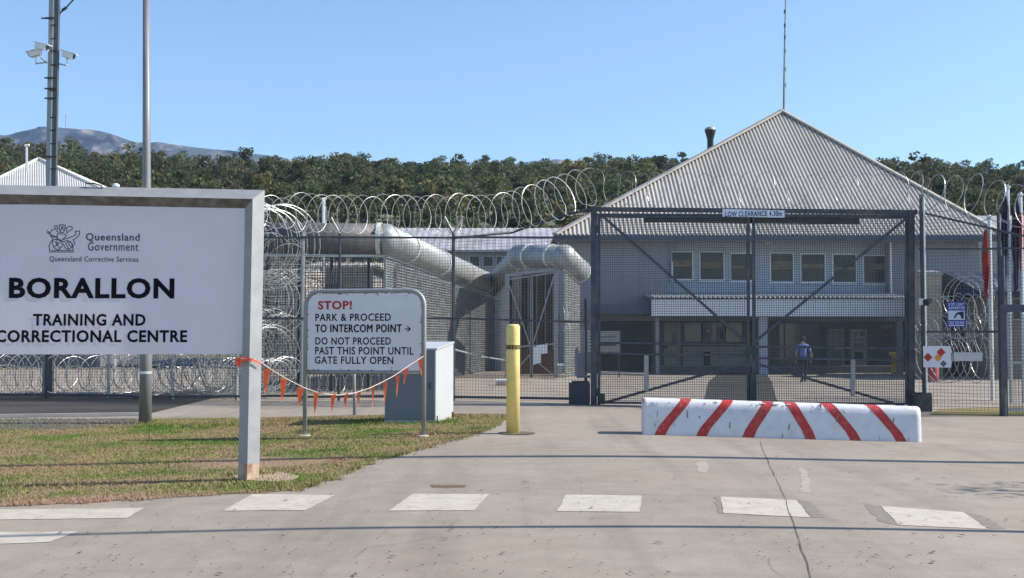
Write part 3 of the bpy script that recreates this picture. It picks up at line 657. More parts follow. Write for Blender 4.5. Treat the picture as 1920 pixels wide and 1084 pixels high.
for px, py in ((600, 553), (652, 553), (709, 553.5), (762, 555), (790, 600), (579, 620), (640, 692), (735, 690)):
    b = MB(); u_, z_2 = ST.uv(px, py); c_ = ST.pt(u_, z_2, .0125); b.tube([c_, c_ + ST.n * .006], [.011, .007], 8); b.build('rivet', M('dull_rivet', (.2, .2, .2), .5, .4), pan)
b = MB()
for k in range(40):
    e_ = rnd.randrange(4); u = rnd.uniform(L_ + .02, R_ - .02); z = rnd.uniform(zb_ + .05, T_ - .05); s_ = rnd.uniform(.006, .02)
    if e_ == 0: z = zb_ + .035
    if e_ == 1: z = T_ - .008; u = min(max(u, L_ + r2), R_ - r2)
    if e_ == 2: u = L_ + .01; z = min(z, T_ - r2)
    if e_ == 3: u = R_ - .01; z = min(z, T_ - r2)
    b.prism([ST.pt(u - s_, z - s_ * .5, .0145), ST.pt(u + s_, z - s_ * .3, .0145), ST.pt(u + s_ * .6, z + s_ * .5, .0145), ST.pt(u - s_ * .7, z + s_ * .4, .0145)], -ST.n * .003)
b.build('paint_chips', M('chipped_edge', (0.12, 0.12, 0.12), 0.8), pan)
for px, py in ((571, 812), (793, 817)):
    p = ST.pt(ST.uv(px, 680)[0], 0); b = MB(); z = zg(p.x); b.lathe(p.x, p.y, [(0.11, z + .0), (0.1, z + .022), (0.04, z + .03)], 10); b.build('footing', conc_b, t)
g = G(665, 778); t = thing('short_post', 'thin steel post standing behind the STOP sign', 'post', g)
b = MB(); b.tube([g - Vector((0, 0, .1)), at(663, 640, g.y)], 0.035, 8); b.build('shaft', galv, t, True); b = MB(); q = at(663, 640, g.y); b.lathe(q.x, q.y, [(.04, q.z), (.042, q.z + .02), (.01, q.z + .03)], 8); b.build('cap', dark_m, t)

# ------------------------------------------------------------------ equipment cabinet
f0, f1, bk = G(722, 794), G(812, 793), G(836, 783); f0.y = f1.y - 0.03; Yc = f1.y; xr = at(817, 720, Yc).x; xl = at(721.5, 720, Yc).x
zf = at(770, 653, Yc).z; Yk = Yc + 1.25; zbk = at(830, 640.5, Yk).z
t = thing('equipment_cabinet', 'pale grey metal equipment cabinet with sloping top standing on the grass', 'cabinet', (xl, Yc, zg(xl)))
dx = 0.26; z0 = -0.1
b = MB(); b.quadbox([(xl, Yc, z0), (xr, Yc, z0), (xr + dx, Yk, z0), (xl + dx, Yk, z0), (xl, Yc, zf - .03), (xr, Yc, zf - .03), (xr + dx, Yk, zbk - .03), (xl + dx, Yk, zbk - .03)]); b.build('body', cab_m, t)
b = MB(); e_ = .02; b.quadbox([(xl - e_, Yc - e_, zf - .03), (xr + e_, Yc - e_, zf - .03), (xr + dx + e_, Yk, zbk - .03), (xl + dx - e_, Yk, zbk - .03), (xl - e_, Yc - e_, zf), (xr + e_, Yc - e_, zf), (xr + dx + e_, Yk, zbk), (xl + dx - e_, Yk, zbk)]); b.build('lid', cab_m, t)
b = MB(); b.box(xl + .008, Yc - .012, .04, xr - .02, Yc - .002, zf - .035); dr = b.build('door', M('shade_darkened_door', (.13, .155, .185), .5, 0, .06, 2), t)  # door colour darkened to carry the shade on the cabinet front
b = MB(); b.box(xr - .12, Yc - .035, .62, xr - .09, Yc - .013, .74); b.build('handle', dark_m, dr)
b = MB()
for k in range(5): b.box(xl + .3, Yc - .018, .95 + k * .035, xl + .62, Yc - .0125, .965 + k * .035)
b.build('vent', M('vent_dark_grey', (.08, .09, .11)), dr)  # dark grey slats across the door
b = MB()
for x, y in ((xr + .015, Yc + .06), (xr + dx - .0, Yk - .12)): b = MB(); b.box(x - .02, y, z0, x + .02, y + .05, .12); b.build('rusty_bolt', rust_m, t)

# ------------------------------------------------------------------ yellow bollard
g = G(962, 813); t = thing('bollard', 'tall yellow steel bollard with a dark band at the edge of the drive', 'bollard', g)
r_ = 12.6 / F * g.y; zt_ = at(962, 608, g.y).z
b = MB(); b.lathe(g.x, g.y, [(r_, g.z - .1), (r_, zt_ - .045), (r_ * .95, zt_ - .02), (r_ * .8, zt_ - .005), (r_ * .4, zt_)], 28); o = b.build('post', yellow_p, t, True)
zb_ = at(962, 655, g.y).z; zc_ = at(962, 647, g.y).z
b = MB(); b.lathe(g.x, g.y, [(r_ + .003, zb_), (r_ + .004, zc_)], 28); bd = b.build('band', M('dark_tape', (.06, .05, .02), .6), t)
b = MB()
for k in range(12):
    a = 2 * math.pi * k / 12; a2 = a + .2; a3 = a + .45; rr2 = r_ + .007
    o_ = len(b.v); b.v += [(g.x + rr2 * math.cos(x), g.y + rr2 * math.sin(x), z) for x, z in ((a, zb_ + .006), (a2, zb_ + .006), (a3, zc_ - .006), (a3 - .2, zc_ - .006))]; b.face((o_, o_ + 1, o_ + 2, o_ + 3))
b.build('chevron', M('dull_chevron', (.3, .22, .05), .6), bd)
b = MB(); b.lathe(g.x + .06, g.y, [(r_ + .2, g.z + .011), (r_ + .1, g.z + .013), (.02, g.z + .014)], 20); b.build('dark_base_ring', M('base_ring_brown', (.12, .09, .07), .9, 0, .3, 10), t)  # flat dark brown disc round the bollard foot

# ------------------------------------------------------------------ concrete barrier
ga_, gb_ = G(1204, 815), G(1728, 829); BA = Plane(1204, ga_.y, 1728, gb_.y)
L_ = BA.uv(1728, 795)[0]; hL, hR = at(1204, 747, ga_.y).z, at(1728, 764, gb_.y).z
zl, zr = ga_.z - .01, gb_.z - .01
prof = [(0.0, 0.0), (0.012, .25), (0.024, .5), (0.036, .76), (0.05, .88), (0.085, .95), (0.15, .985), (.30, 1.0), (.45, .985), (.515, .95), (.55, .88), (.564, .76), (.576, .5), (.588, .25), (.6, 0)]
def bpt(u, k, lift=0):
    f_ = u / L_; z0_, z1_ = zl + (zr - zl) * f_, hL + (hR - hL) * f_
    d, h = prof[k]; k0, k1 = max(0, k - 1), min(len(prof) - 1, k + 1); td, th = prof[k1][0] - prof[k0][0], prof[k1][1] - prof[k0][1]; nn = Vector((th * .56, td)); nn.normalize()
    return BA.pt(u, z0_ - (.08 if k in (0, len(prof) - 1) else 0) + (z1_ - z0_) * h + nn.y * lift, -d + nn.x * lift)
t = thing('concrete_barrier', 'white rounded concrete barrier with red diagonal stripes in front of the gate', 'barrier', BA.pt(L_ / 2, zg(5)))
b = MB(); nu = 60; npf = len(prof)
for i in range(nu + 1):
    u = L_ * i / nu
    for k in range(npf):
        j = Vector(bpt(u, k)); 
        if 0 < i < nu and 0 < k < npf - 1: j += Vector((rnd.uniform(-1, 1), rnd.uniform(-1, 1), rnd.uniform(-1, 1))) * .0016
        b.v.append(tuple(j))
for i in range(nu):
    for k in range(npf - 1): b.face((i * npf + k, (i + 1) * npf + k, (i + 1) * npf + k + 1, i * npf + k + 1))
b.face([k for k in range(npf)]); b.face([nu * npf + k for k in range(npf)][::-1])
wb = M('painted_concrete', (0.63, 0.62, 0.655), 0.6, 0, 0.05, 4, 0.25, 40, dirt=(0.42, 0.4, 0.38), dscale=3.2, damt=0.45)
bb_ = b.build('block', wb, t, True)
b = MB()
for (b0, b1, t0, t1) in ((1221, 1242, 1278, 1298), (1299, 1319, 1357, 1377), (1387, 1409, 1433, 1454), (1514, 1534, 1473, 1494), (1600, 1620, 1543, 1565), (1686, 1706, 1627, 1649)):
    ub0, ub1 = BA.uv(b0, 820)[0], BA.uv(b1, 820)[0]; ut0, ut1 = BA.uv(t0, 755)[0], BA.uv(t1, 755)[0]
    o = len(b.v); rows = 8
    for k in range(rows):
        f_ = prof[k][1] ** 1.0 if k < 7 else 1; w0, w1 = ub0 + (ut0 - ub0) * f_, ub1 + (ut1 - ub1) * f_
        for m_ in range(4): b.v.append(tuple(bpt(w0 + (w1 - w0) * m_ / 3, k, .004)))
    for k in range(rows - 1):
        for m_ in range(3): b.face((o + k * 4 + m_, o + k * 4 + m_ + 1, o + (k + 1) * 4 + m_ + 1, o + (k + 1) * 4 + m_))
b.build('stripe_paint', red_p, t, True)
b = MB()
for u, k, s_ in ((.2, 4, .05), (.27, 4, .04), (1.95, 5, .07), (2.15, 5, .09), (2.35, 5, .06), (2.9, 4, .05), (3.25, 4, .03), (2.05, 6, .06), (1.2, 5, .05)):
    p = Vector(bpt(u, k, .007)); o = len(b.v); nn = 7
    tu = Vector(bpt(u + .05, k)) - Vector(bpt(u, k)); tv = Vector(bpt(u, min(k + 1, 7), .007)) - p; tu.normalize(); tv.normalize()
    b.v += [tuple(p + tu * (math.cos(6.28 * i / nn) * s_ * rnd.uniform(.5, 1)) + tv * (math.sin(6.28 * i / nn) * s_ * .4 * rnd.uniform(.5, 1))) for i in range(nn)]; b.face(range(o, o + nn))
b.build('chips', M('bare_chip', (.5, .47, .43), .9, 0, .2, 20), t)
b = MB()
for k in range(28):
    u, j = rnd.uniform(.05, L_ - .05), rnd.choice((0, 1, 1, 2, 2, 3, 4)); w_, f_ = rnd.uniform(.003, .02), rnd.uniform(-.05, .05); o = len(b.v)
    b.v += [tuple(bpt(u, j, .006)), tuple(bpt(u + w_, j, .006)), tuple(bpt(u + w_ + f_, j + 1, .006)), tuple(bpt(u + f_, j + 1, .006))]; P_ = [Vector(q_) for q_ in b.v[-4:]]; t_ = rnd.uniform(.15, .8)
    b.v[-2:] = [tuple(P_[1].lerp(P_[2], t_)), tuple(P_[0].lerp(P_[3], t_))]; b.face((o, o + 1, o + 2, o + 3))
o_ = b.build('scuff_marks', M('rubber_scuff', (.2, .19, .19), .8, 0, .4, 20), t); o_['kind'] = 'stuff'
for px in (1205, 1540):
    u = max(0.02, BA.uv(px, 760)[0]); p = Vector(bpt(u, 4)); b = MB(); b.tube([p - BA.n * .02, p + BA.n * .02 + Vector((0, 0, .05)), p - BA.n * .06 + Vector((0, 0, .06))], .012, 6); b.build('lifting_lug', rust_m, t)

# ------------------------------------------------------------------ entrance gate
GP = Plane(1115, 26.4, 1708, 25.6)
def gp(px, py, l=0): return GP.hit(px, py) + GP.n * l
t = thing('entrance_gate', 'tall dark steel double gate of welded mesh closing the driveway', 'gate', gp(1410, 758))
b = MB(); b.beam(gp(1113.5, 764), gp(1113.5, 391), .145, .145, GP.n); b.build('gate_post', gate_m, t)
b = MB(); b.beam(gp(1708, 772), gp(1708, 396), .14, .14, GP.n); b.build('gate_post', gate_m, t)
b = MB(); b.beam(gp(1106, 392.5), gp(1719, 398), .1, .1, GP.n); b.beam(gp(1117, 402), gp(1705, 404.5, .02), .045, .05, GP.n)
for k in range(44): x = 1128 + k * 13.2; b.beam(gp(x, 394), gp(x, 402), .02, .02, GP.n)
b.build('header', gate_m, t)
b = MB(); b.beam(gp(1207, 409, -.12), gp(1613, 413, -.12), .1, .17, (0, 0, 1)); b.build('clearance_bar', dark_m, t)
def leaf(x0, x1, hinge):
    w = MB(); w.beam(gp(x0, 760), gp(x0, 403), .07, .07, GP.n); w.beam(gp(x1, 758), gp(x1, 404), .07, .07, GP.n)
    w.beam(gp(x0, 406), gp(x1, 408), .05, .05); w.beam(gp(x0, 755), gp(x1, 757), .05, .05); lf_ = w.build('gate_leaf', gate_m, t)
    return lf_
lfA = leaf(1123, 1403, 0); lfB = leaf(1413, 1700, 1)
def lbeam(lf, name, a, c, w, m=gate_m, l=.03): b = MB(); b.beam(gp(*a, l), gp(*c, l), w, w); return b.build(name, m, lf)
lbeam(lfA, 'brace', (1128, 404), (1398, 641), .06, l=.045); lbeam(lfA, 'brace', (1130, 756), (1398, 680), .06)
lbeam(lfB, 'brace', (1696, 412), (1416, 640), .06, l=.045); lbeam(lfB, 'brace', (1695, 762), (1418, 682), .06)
lbeam(lfA, 'rail', (1124, 643), (1402, 647), .055, l=.06); lbeam(lfA, 'rail', (1124, 662.5), (1402, 667), .055, l=.06)
lbeam(lfB, 'rail', (1414, 650), (1699, 654), .055, l=.06); lbeam(lfB, 'rail', (1414, 671), (1699, 676), .055, l=.06)
lbeam(lfA, 'stub_post', (1211.5, 666), (1211.5, 733), .1, galv, l=.1); lbeam(lfB, 'stub_post', (1597.5, 674), (1597.5, 742), .09, galv, l=.1)
for lf_, x0, x1 in ((lfA, 1124, 1402), (lfB, 1414, 1699)):
    a, c = gp(x0, 757), gp(x1, 757); z0 = min(a.z, c.z) + .02; z1 = gp(x0, 406).z
    b = MB(); b.wires((a.x, a.y, 0), (c.x, c.y, 0), z1, z1, z0, z0, .052, .055, .0115); b.build('wire_mesh', wire_m, lf_)
b = MB(); b.beam(gp(1411, 700, .07), gp(1411, 756, .07), .14, .05); b.build('drop_bolt', dark_m, lfB)
b = MB(); b.beam(gp(1397, 660, .09), gp(1419, 660, .09), .05, .12); b.build('latch', dark_m, lfA)
b = MB(); b.beam(gp(1128, 738, .09), gp(1128, 757, .09), .16, .08); b.beam(gp(1126, 742, .15), gp(1126, 756, .15), .05, .05); b.build('roller', dark_m, lfA)
for y in (430, 590, 735):
    b = MB(); b.beam(gp(1119, y - 7, .06), gp(1119, y + 7, .06), .07, .07); b.build('hinge', dark_m, lfA)
    b = MB(); b.beam(gp(1703, y - 7, .06), gp(1703, y + 7, .06), .07, .07); b.build('hinge', dark_m, lfB)
tc = thing('clearance_sign', 'small pale clearance height sign fixed on the gate header', 'sign', gp(1412, 409, .08))
b = MB(); b.quadbox([gp(1354, 407, .1), gp(1470, 409, .1), gp(1470, 409, .085), gp(1354, 407, .085), gp(1354, 393, .1), gp(1470, 395.5, .1), gp(1470, 395.5, .085), gp(1354, 393, .085)])
pn = b.build('panel', M('sign_pale_blue', (.62, .68, .8), .5), tc)
GP2 = Plane(1115, 26.4, 1708, 25.6); GP2.o = GP2.o + GP.n * .1
GP2.text('lettering', 'LOW CLEARANCE 4.30m', M('navy_ink', (.01, .02, .1)), pn, 1360, 396, 1466, 406, 0.02, .004)

# blocks at the gate feet and the dark pillar with the intercom
def block(name, label, x0, x1, y0, y1, Y, d, mat, cat, lidded=True):
    t = thing(name, label, cat, at((x0 + x1) / 2, y1, Y)); b = MB(); b.pbox(x0, y0, x1, y1 + 4, Y, d); b.build('body', mat, t)
    b = MB(); b.pbox(x0 + 6, y0 - 4, x1 - 1, y0 - .2, Y + .04, d - .08); b.build('cap', mat, t); return t
block('gate_motor', 'squat dark gate motor housing beside the gate post nearest the yellow bollard', 1068, 1106, 719, 754, 26.3, .45, M('motor_housing', (.035, .04, .055), .6), 'motor')
block('counterweight', 'dark mesh covered concrete block at the gate post behind the barrier', 1720, 1748, 741, 773, 25.2, .6, M('dark_block', (.09, .09, .085), .9, 0, .3, 8, .4, 30), 'block')
t = thing('intercom_stand', 'slim grey intercom unit on a bracketed post by the gate motor', 'intercom', at(1098, 748, 26.6))
b = MB(); b.pbox(1096, 560, 1101, 752, 26.7, .08); b.build('post', gate_m, t)
b = MB(); b.pbox(1088, 616, 1097, 662, 26.6, .12); b.build('housing', M('intercom_grey', (.28, .28, .3), .5), t)
b = MB(); b.pbox(1083, 662, 1097, 704, 26.55, .2); b.pbox(1082, 704, 1107, 709, 26.5, .25); b.build('meter_box', M('box_grey', (.15, .15, .17), .5), t)
b = MB()
for k in range(7): b.pbox(1102, 620 + k * 6, 1108, 623.5 + k * 6, 26.62, .05)
b.build('keypad', white_m, t)

# ------------------------------------------------------------------ outer fence beside the gate
def fence_run(t, px0, Y0, px1, Y1, ytop0, ytop1, rails, mat=wire_m, pv=.075, ph=.075, w=.006, ybot=None):
    a, c = at(px0, HOR, Y0), at(px1, HOR, Y1); a = Vector((a.x, a.y, 0)); c = Vector((c.x, c.y, 0))
    h0, h1 = at(px0, ytop0, Y0).z, at(px1, ytop1, Y1).z
    b = MB(); b.wires(a, c, h0, h1, zg(a.x) + .05, zg(c.x) + .05, pv, ph, w); b.build('wire_mesh', mat, t)
    for (r0, r1, ww) in rails:
        b = MB(); b.beam(at(px0, r0, Y0) - Vector((0, .03, 0)), at(px1, r1, Y1) - Vector((0, .03, 0)), ww); b.build('rail', gate_m, t)
YL = lambda px: 30.8 + (26.5 - 30.8) * sm(0.0) + (26.5 - 30.8) * max(0, (px + 200) / 1310)   # fence line distance
YL = lambda px: 31.0 - 4.5 * max(0, min(1, (px - 250) / 860)) if px > 250 else 31.0
t = thing('perimeter_fence', 'tall welded mesh perimeter fence running from the gate to behind the big sign', 'fence', at(700, 742, YL(700)))
for (a, c) in ((-260, 250), (250, 567), (567, 850), (850, 1106)):
    fence_run(t, a, YL(a), c, YL(c), 445, 445 if c < 1000 else 449, [(445, 446, .05), (597, 597 if c < 1000 else 604, .045), (744 if c > 300 else 737, 748 if c > 900 else 742, .06)])
for px in (-160, -40, 88, 205, 325, 445, 567, 636, 850):
    Y = YL(px); b = MB(); p0 = at(px, 600, Y); x = p0.x; zt_ = at(px, 438, Y).z; wp = .075 if px != 636 else .06
    b.tube([(x, Y, zg(x) - .1), (x, Y, zt_)], wp / 2 + .006, 8); pb = b.build('fence_post', gate_m if px in (850, 636, 88) else galv, t)
    b = MB(); b.tube([(x, Y, zt_), (x - .22, Y - .05, zt_ + .42)], .028, 6); b.build('bracket_arm', galv, pb)
    b = MB(); b.tube([(x, Y, zt_), (x + .2, Y + .05, zt_ + .38)], .028, 6); b.build('bracket_arm', galv, pb)
b = MB(); b.tube([at(852, 446, YL(852)), at(960, 436, 28.5), at(1030, 412, 27.2), at(1108, 391, 26.45)], .035, 6); b.build('raking_rail', gate_m, t)
b = MB(); b.tube([at(852, 446, YL(852)), at(850, 437, YL(850)), at(843, 425, YL(845))], .04, 6); b.build('raking_rail', gate_m, t)

# razor wire
def coil(pts, r, pitch, amp=.16, tr=.012, seed=1, squash=1.0, n=28, start=0):
    """barbed concertina coil along a path of (x, y, z) points"""
    q = random.Random(seed); P = [Vector(p) for p in pts]; seg = [(c - a).length for a, c in zip(P, P[1:])]; L = sum(seg); turns = L / pitch; N_ = int(turns * n); out = []
    ph = [(q.uniform(.8, 1.14), q.uniform(-.2, .2)) for _ in range(int(turns) + 3)]
    for i in range(N_ + 1):
        a = i / n; k = int(a); f = a - k; s_ = ph[k][0] * (1 - f) + ph[k + 1][0] * f; j = ph[k][1] * (1 - f) + ph[k + 1][1] * f
        d = min(L - 1e-4, max(0, a * pitch + j * pitch * .6)); m_ = 0
        while m_ < len(seg) - 1 and d > seg[m_]: d -= seg[m_]; m_ += 1
        p = P[m_].lerp(P[m_ + 1], d / seg[m_]); T = (P[m_ + 1] - P[m_]).normalized(); up = Vector((0, 0, 1)) if abs(T.z) < .85 else Vector((1, 0, 0)); sd = T.cross(up).normalized(); up = sd.cross(T)
        th = 2 * math.pi * a + start; out.append(p + T * (amp * math.cos(th)) + sd * (r * s_ * math.cos(th)) + up * (r * s_ * squash * math.sin(th)))
    b = MB(); b.tube(out, tr, 4)
    # barbs: short spurs
    for i in range(0, len(out) - 1, 2):
        d = (out[i + 1] - out[i]).normalized(); o_ = d.orthogonal().normalized() * (tr * 2.3); b.beam(out[i] - o_, out[i] + o_, tr * .7, tr * .5)
    return b
def razor(label, pts, r, pitch, group=None, **k):
    k['tr'] = k.get('tr', .012) * .72; b = coil(pts, r, pitch, **k); o = b.build('razor_wire_coil', razor_m); own(o, Vector(pts[0]) - Vector((0, 0, r))); return tag(o, label, 'razor wire', group)
def pl(*q): return [at(*p) for p in q]
grp = 'coils of razor wire'
razor('long coil of razor wire along the top of the perimeter fence beyond the big sign', pl((470, 398, 30), (700, 402, 28.8), (880, 402, 27.9), (960, 397, 27.4), (1035, 375, 27), (1100, 352, 26.6), (1112, 350, 26.5)),   .48, .3, grp, seed=3, amp=-.1, tr=.0115)
razor('thin coil of razor wire riding above the gate header in front of the roof', pl((1108, 352, 26.3), (1300, 358, 26.1), (1500, 360, 25.8), (1712, 358, 25.5)), .43, .36, grp, seed=5, amp=.28, tr=.007)
razor('open coil of razor wire above the flag poles and signs fence', pl((1706, 358, 25.5), (1800, 366, 25), (1880, 380, 24.6), (2000, 395, 24.4)), .5, .42, grp, seed=9, amp=.33, tr=.0145)
razor('loose razor wire coil hanging beside the big sign post at fence top height', pl((380, 452, 31.6), (470, 455, 30.9), (540, 458, 30)), 1.1, .2, grp, seed=11, amp=-.2, tr=.017)
razor('dense coil of razor wire piled at ground level beside the big sign post', pl((330, 672, 31.9), (430, 672, 31.4), (520, 670, 30.6)), .95, .15, grp, seed=13, amp=-.15, tr=.017)
razor('razor wire coil lying at the foot of the fence under the big sign', pl((-200, 700, 31.6), (60, 700, 31.6), (330, 700, 31.5), (440, 700, 31.2)), .55, .33, grp, seed=17, amp=-.22, tr=.016)
razor('second razor wire coil behind the one under the big sign', pl((-200, 690, 33), (80, 690, 33), (300, 690, 33), (440, 690, 32.6)), .6, .4, grp, seed=19, amp=-.24, tr=.013)
razor('razor wire coil half way up the fence beside the big sign post', pl((400, 560, 32.3), (480, 560, 31.8), (530, 566, 31)), .8, .26, grp, seed=21, amp=-.2, tr=.015)
razor('razor wire coil on the dark fence below the dark drum', pl((495, 510, 34.9), (600, 515, 34.6), (700, 518, 34.4)), .55, .36, grp, seed=23, amp=-.15, tr=.011)
razor('razor wire at the foot of the inner fence below the STOP sign', pl((560, 716, 33.2), (640, 716, 33.2), (720, 716, 33.2)), .35, .26, grp, seed=25, amp=-.15, tr=.011)
razor('razor wire on the wall between the mesh gate and the dark pillar', pl((1050, 600, 43), (1062, 600, 43), (1078, 598, 43)), .55, .14, grp, seed=27, amp=.15, tr=.012)
for k, (y, x0, x1, Y, r_, lab) in enumerate(((590, 1735, 1860, 30.5, .62, 'upper razor wire coil behind the blue warning sign'), (628, 1730, 1850, 30.0, .6, 'middle razor wire coil between the blue sign and the hazard diamonds'), (672, 1735, 1850, 29.6, .58, 'lowest razor wire coil behind the hazard diamond sign'), (560, 1800, 1875, 30.9, .6, 'razor wire coil behind the red flag'))):
    razor(lab, pl((x0, y, Y), ((x0 + x1) / 2, y + 3, Y + .2), (x1, y, Y)), r_, .2, grp, seed=31 + k, amp=.18, tr=.013)

razor('inner tangle of razor wire threaded through the hanging coil by the sign post', pl((420, 440, 31.3), (480, 470, 30.8), (535, 500, 30.4), (548, 560, 30.3)), .75, .16, grp, seed=51, amp=-.15, tr=.01)
razor('slack tangle of razor wire sagging above the ground pile by the sign post', pl((400, 610, 31.6), (480, 620, 31), (540, 640, 30.6)), .7, .16, grp, seed=53, amp=-.15, tr=.01)
razor('low tangle of razor wire crossing the foot of the ground pile', pl((400, 705, 31.4), (480, 705, 31), (545, 706, 30.6)), .5, .14, grp, seed=55, amp=-.15, tr=.011)
razor('tight tangle of razor wire filling the base of the fence under the big sign', pl((-200, 712, 32.2), (100, 712, 32.2), (440, 712, 32)), .4, .2, grp, seed=57, amp=-.3, tr=.010)
razor('tangled razor wire lining the cream block side of the fence', pl((495, 545, 33), (560, 560, 33), (640, 600, 33), (700, 640, 33.2)), .6, .24, grp, seed=59, amp=-.3, tr=.010)
# ------------------------------------------------------------------ inner fence with anti-climb drums
JD = {'A0': (430, 446, 34.2), 'A1': (722, 449, 34), 'B1': (925, 536, 54), 'C1': (976, 480, 45), 'D1': (1058, 482, 43), 'E1': (1086, 508, 46)}
def J(k): return at(*JD[k])
t = thing('drum_fence', 'inner mesh fence capped by fat galvanised anti-climb drums behind the STOP sign', 'fence', Vector((J('A1').x, J('A1').y, 0)))
RD = .48
def drum(p, q, mat=drum_m, bands=0, r=RD, rag=True):
    b = MB(); b.tube([p, q], r, 28); o = b.build('drum', mat, t, True)
    for k in range(bands + 1):
        f_ = (k + .5) / (bands + 1) if bands else .97; m_ = p.lerp(q, f_); d = (q - p).normalized() * .06; b = MB(); b.tube([m_ - d, m_ + d], r + .035, 28); b.build('band', M('drum_band', (.62, .62, .6), .5, .1), o, False)
    return o
A0, A1, B1, C1, D1, E1 = [J(k) for k in ('A0', 'A1', 'B1', 'C1', 'D1', 'E1')]
drum(A0, A1 - (A1 - A0).normalized() * .02, M('weathered_drum', (.1, .095, .095), .6, .15, .3, 3, dirt=(.05, .04, .035), damt=.7, stretch=(4, 1, .3)))
drum(A1, B1, bands=3); drum(B1, C1, bands=0); drum(C1 - (D1 - C1) * .03, D1, bands=1, r=.46); drum(D1, E1, bands=0, r=.46)
for p in (A1, B1, C1, D1):
    b = MB()
    for k in range(1, 7):
        pass
    b.lathe(p.x, p.y, [(RD * math.cos(R(a)) + .001, p.z + RD * math.sin(R(a))) for a in range(-85, 86, 10)], 24); b.build('elbow', drum_m, t, True)
d = (E1 - D1).normalized(); b = MB(); b.tube([E1 + d * (RD * .8 * math.sin(R(a))) for a in (0, 20, 40, 60, 75, 88)], [RD * math.cos(R(a)) + .002 for a in (0, 20, 40, 60, 75, 88)], 24); b.build('end_cap', drum_m, t, True)
def inner(p, q, pv, w, mat, name='wire_mesh', y0=0.0):
    b = MB(); b.wires((p.x, p.y, 0), (q.x, q.y, 0), p.z - RD - .05, q.z - RD - .05, y0, y0, pv, pv, w); b.build(name, mat, t)
    b = MB(); b.beam(p - Vector((0, 0, RD + .03)), q - Vector((0, 0, RD + .03)), .1, .08); b.build('top_rail', galvb, t)
inner(A0, A1, .075, .016, M('rusty_mesh', (.09, .085, .08), .7, .2, .3, 3)); inner(A1, B1, .075, .02, wire_l); inner(B1, C1, .16, .012, wire_l); inner(D1, E1, .09, .018, wire_l)
# second skin of mesh just behind, as the photograph's dense grey weave shows
b = MB()
o2 = Vector((.25, .9, 0)); b.wires((A1.x + o2.x, A1.y + o2.y, 0), (B1.x + o2.x, B1.y + o2.y, 0), A1.z - .7, B1.z - .7, 0, 0, .08, .09, .022); b.build('wire_mesh', M('dark_mesh', (.22, .22, .22), .6, .2, .3, 3), t)
b = MB(); b.wires((A0.x, A0.y + 1.1, 0), (A1.x, A1.y + 1.1, 0), A1.z - .9, A1.z - .9, 0, 0, .09, .1, .018); b.build('wire_mesh', MATS['dark_mesh'], t)
for f_ in (0.0, .12, .3, .5, .72, .98):
    p = A1.lerp(B1, f_); b = MB(); b.beam((p.x, p.y, -.1), (p.x, p.y, p.z - RD), .07); b.build('fence_post', galv, t)
for px in (500, 560, 620, 690):
    p = at(px, 600, 34.15); b = MB(); b.beam((p.x, p.y + .05, -.1), (p.x, p.y + .05, A0.z - RD), .08); b.build('fence_post', dark_m, t)
b = MB(); b.tube([at(810, 650, 37), at(850, 655, 40), at(900, 668, 46), at(950, 676, 50)], .03, 5); b.build('sagging_wire', galvb, t)
# mesh gate in the inner fence
t = thing('mesh_gate', 'tall double mesh gate with diagonal braces under the drum bend', 'gate', at(998, 715, 43.5))
Yg = 43.2
def gq(px, py, l=0): p = at(px, py, Yg); return p + Vector((0, -l, 0))
for nm, pts, w in (('gate_post', [(951, 516), (951, 722)], .16), ('gate_post', [(1043, 503), (1043, 712)], .16)):
    b = MB(); b.beam(gq(*pts[0]), gq(*pts[1]) - Vector((0, 0, .2)), w); b.build(nm, galv, t)
b = MB(); b.beam(gq(948, 517), gq(1046, 504), .14, .12); b.beam(gq(953, 524), gq(1040, 511), .06); b.build('lintel', galv, t)
for x0, x1 in ((953, 995), (997, 1040)):
    b = MB(); yt = lambda x: 521 - (x - 951) * .14; yb = lambda x: 718 - (x - 951) * .1
    b.beam(gq(x0, yt(x0), .03), gq(x0, yb(x0), .03), .07); b.beam(gq(x1, yt(x1), .03), gq(x1, yb(x1), .03), .07); b.beam(gq(x0, yb(x0), .03), gq(x1, yb(x1), .03), .07); b.beam(gq(x0, 652 - (x0 - 951) * .08, .03), gq(x1, 652 - (x1 - 951) * .08, .03), .06)
    lf_ = b.build('gate_leaf', galv, t)
    b = MB()
    if x0 < 970: b.beam(gq(955, 535, .06), gq(994, 648, .06), .05); b.beam(gq(956, 705, .06), gq(994, 665, .06), .05)
    else: b.beam(gq(1038, 520, .06), gq(999, 645, .06), .05); b.beam(gq(1036, 702, .06), gq(999, 672, .06), .05)
    b.build('brace', galv, lf_)
    a, c = gq(x0, 600), gq(x1, 600); b = MB(); b.wires((a.x, a.y, 0), (c.x, c.y, 0), gq(x0, yt(x0)).z, gq(x1, yt(x1)).z, .1, .1, .1, .12, .014); b.build('wire_mesh', dark_m, lf_)
tn = thing('gate_notice', 'torn white notice board hanging on the braced mesh gate', 'notice', gq(1012, 684, .12))
b = MB(); b.prism([gq(1000, 684, .12), gq(1000, 650, .12), gq(1026, 644, .12), gq(1026, 662, .12), gq(1014, 664, .12), gq(1014, 680, .12)], (0, .03, 0)); b.build('board', white_m, tn)
b = MB(); b.beam(gq(1004, 646, .11), gq(1004, 652, .11), .02); b.beam(gq(1022, 642, .11), gq(1022, 648, .11), .02); b.build('hook', dark_m, tn)
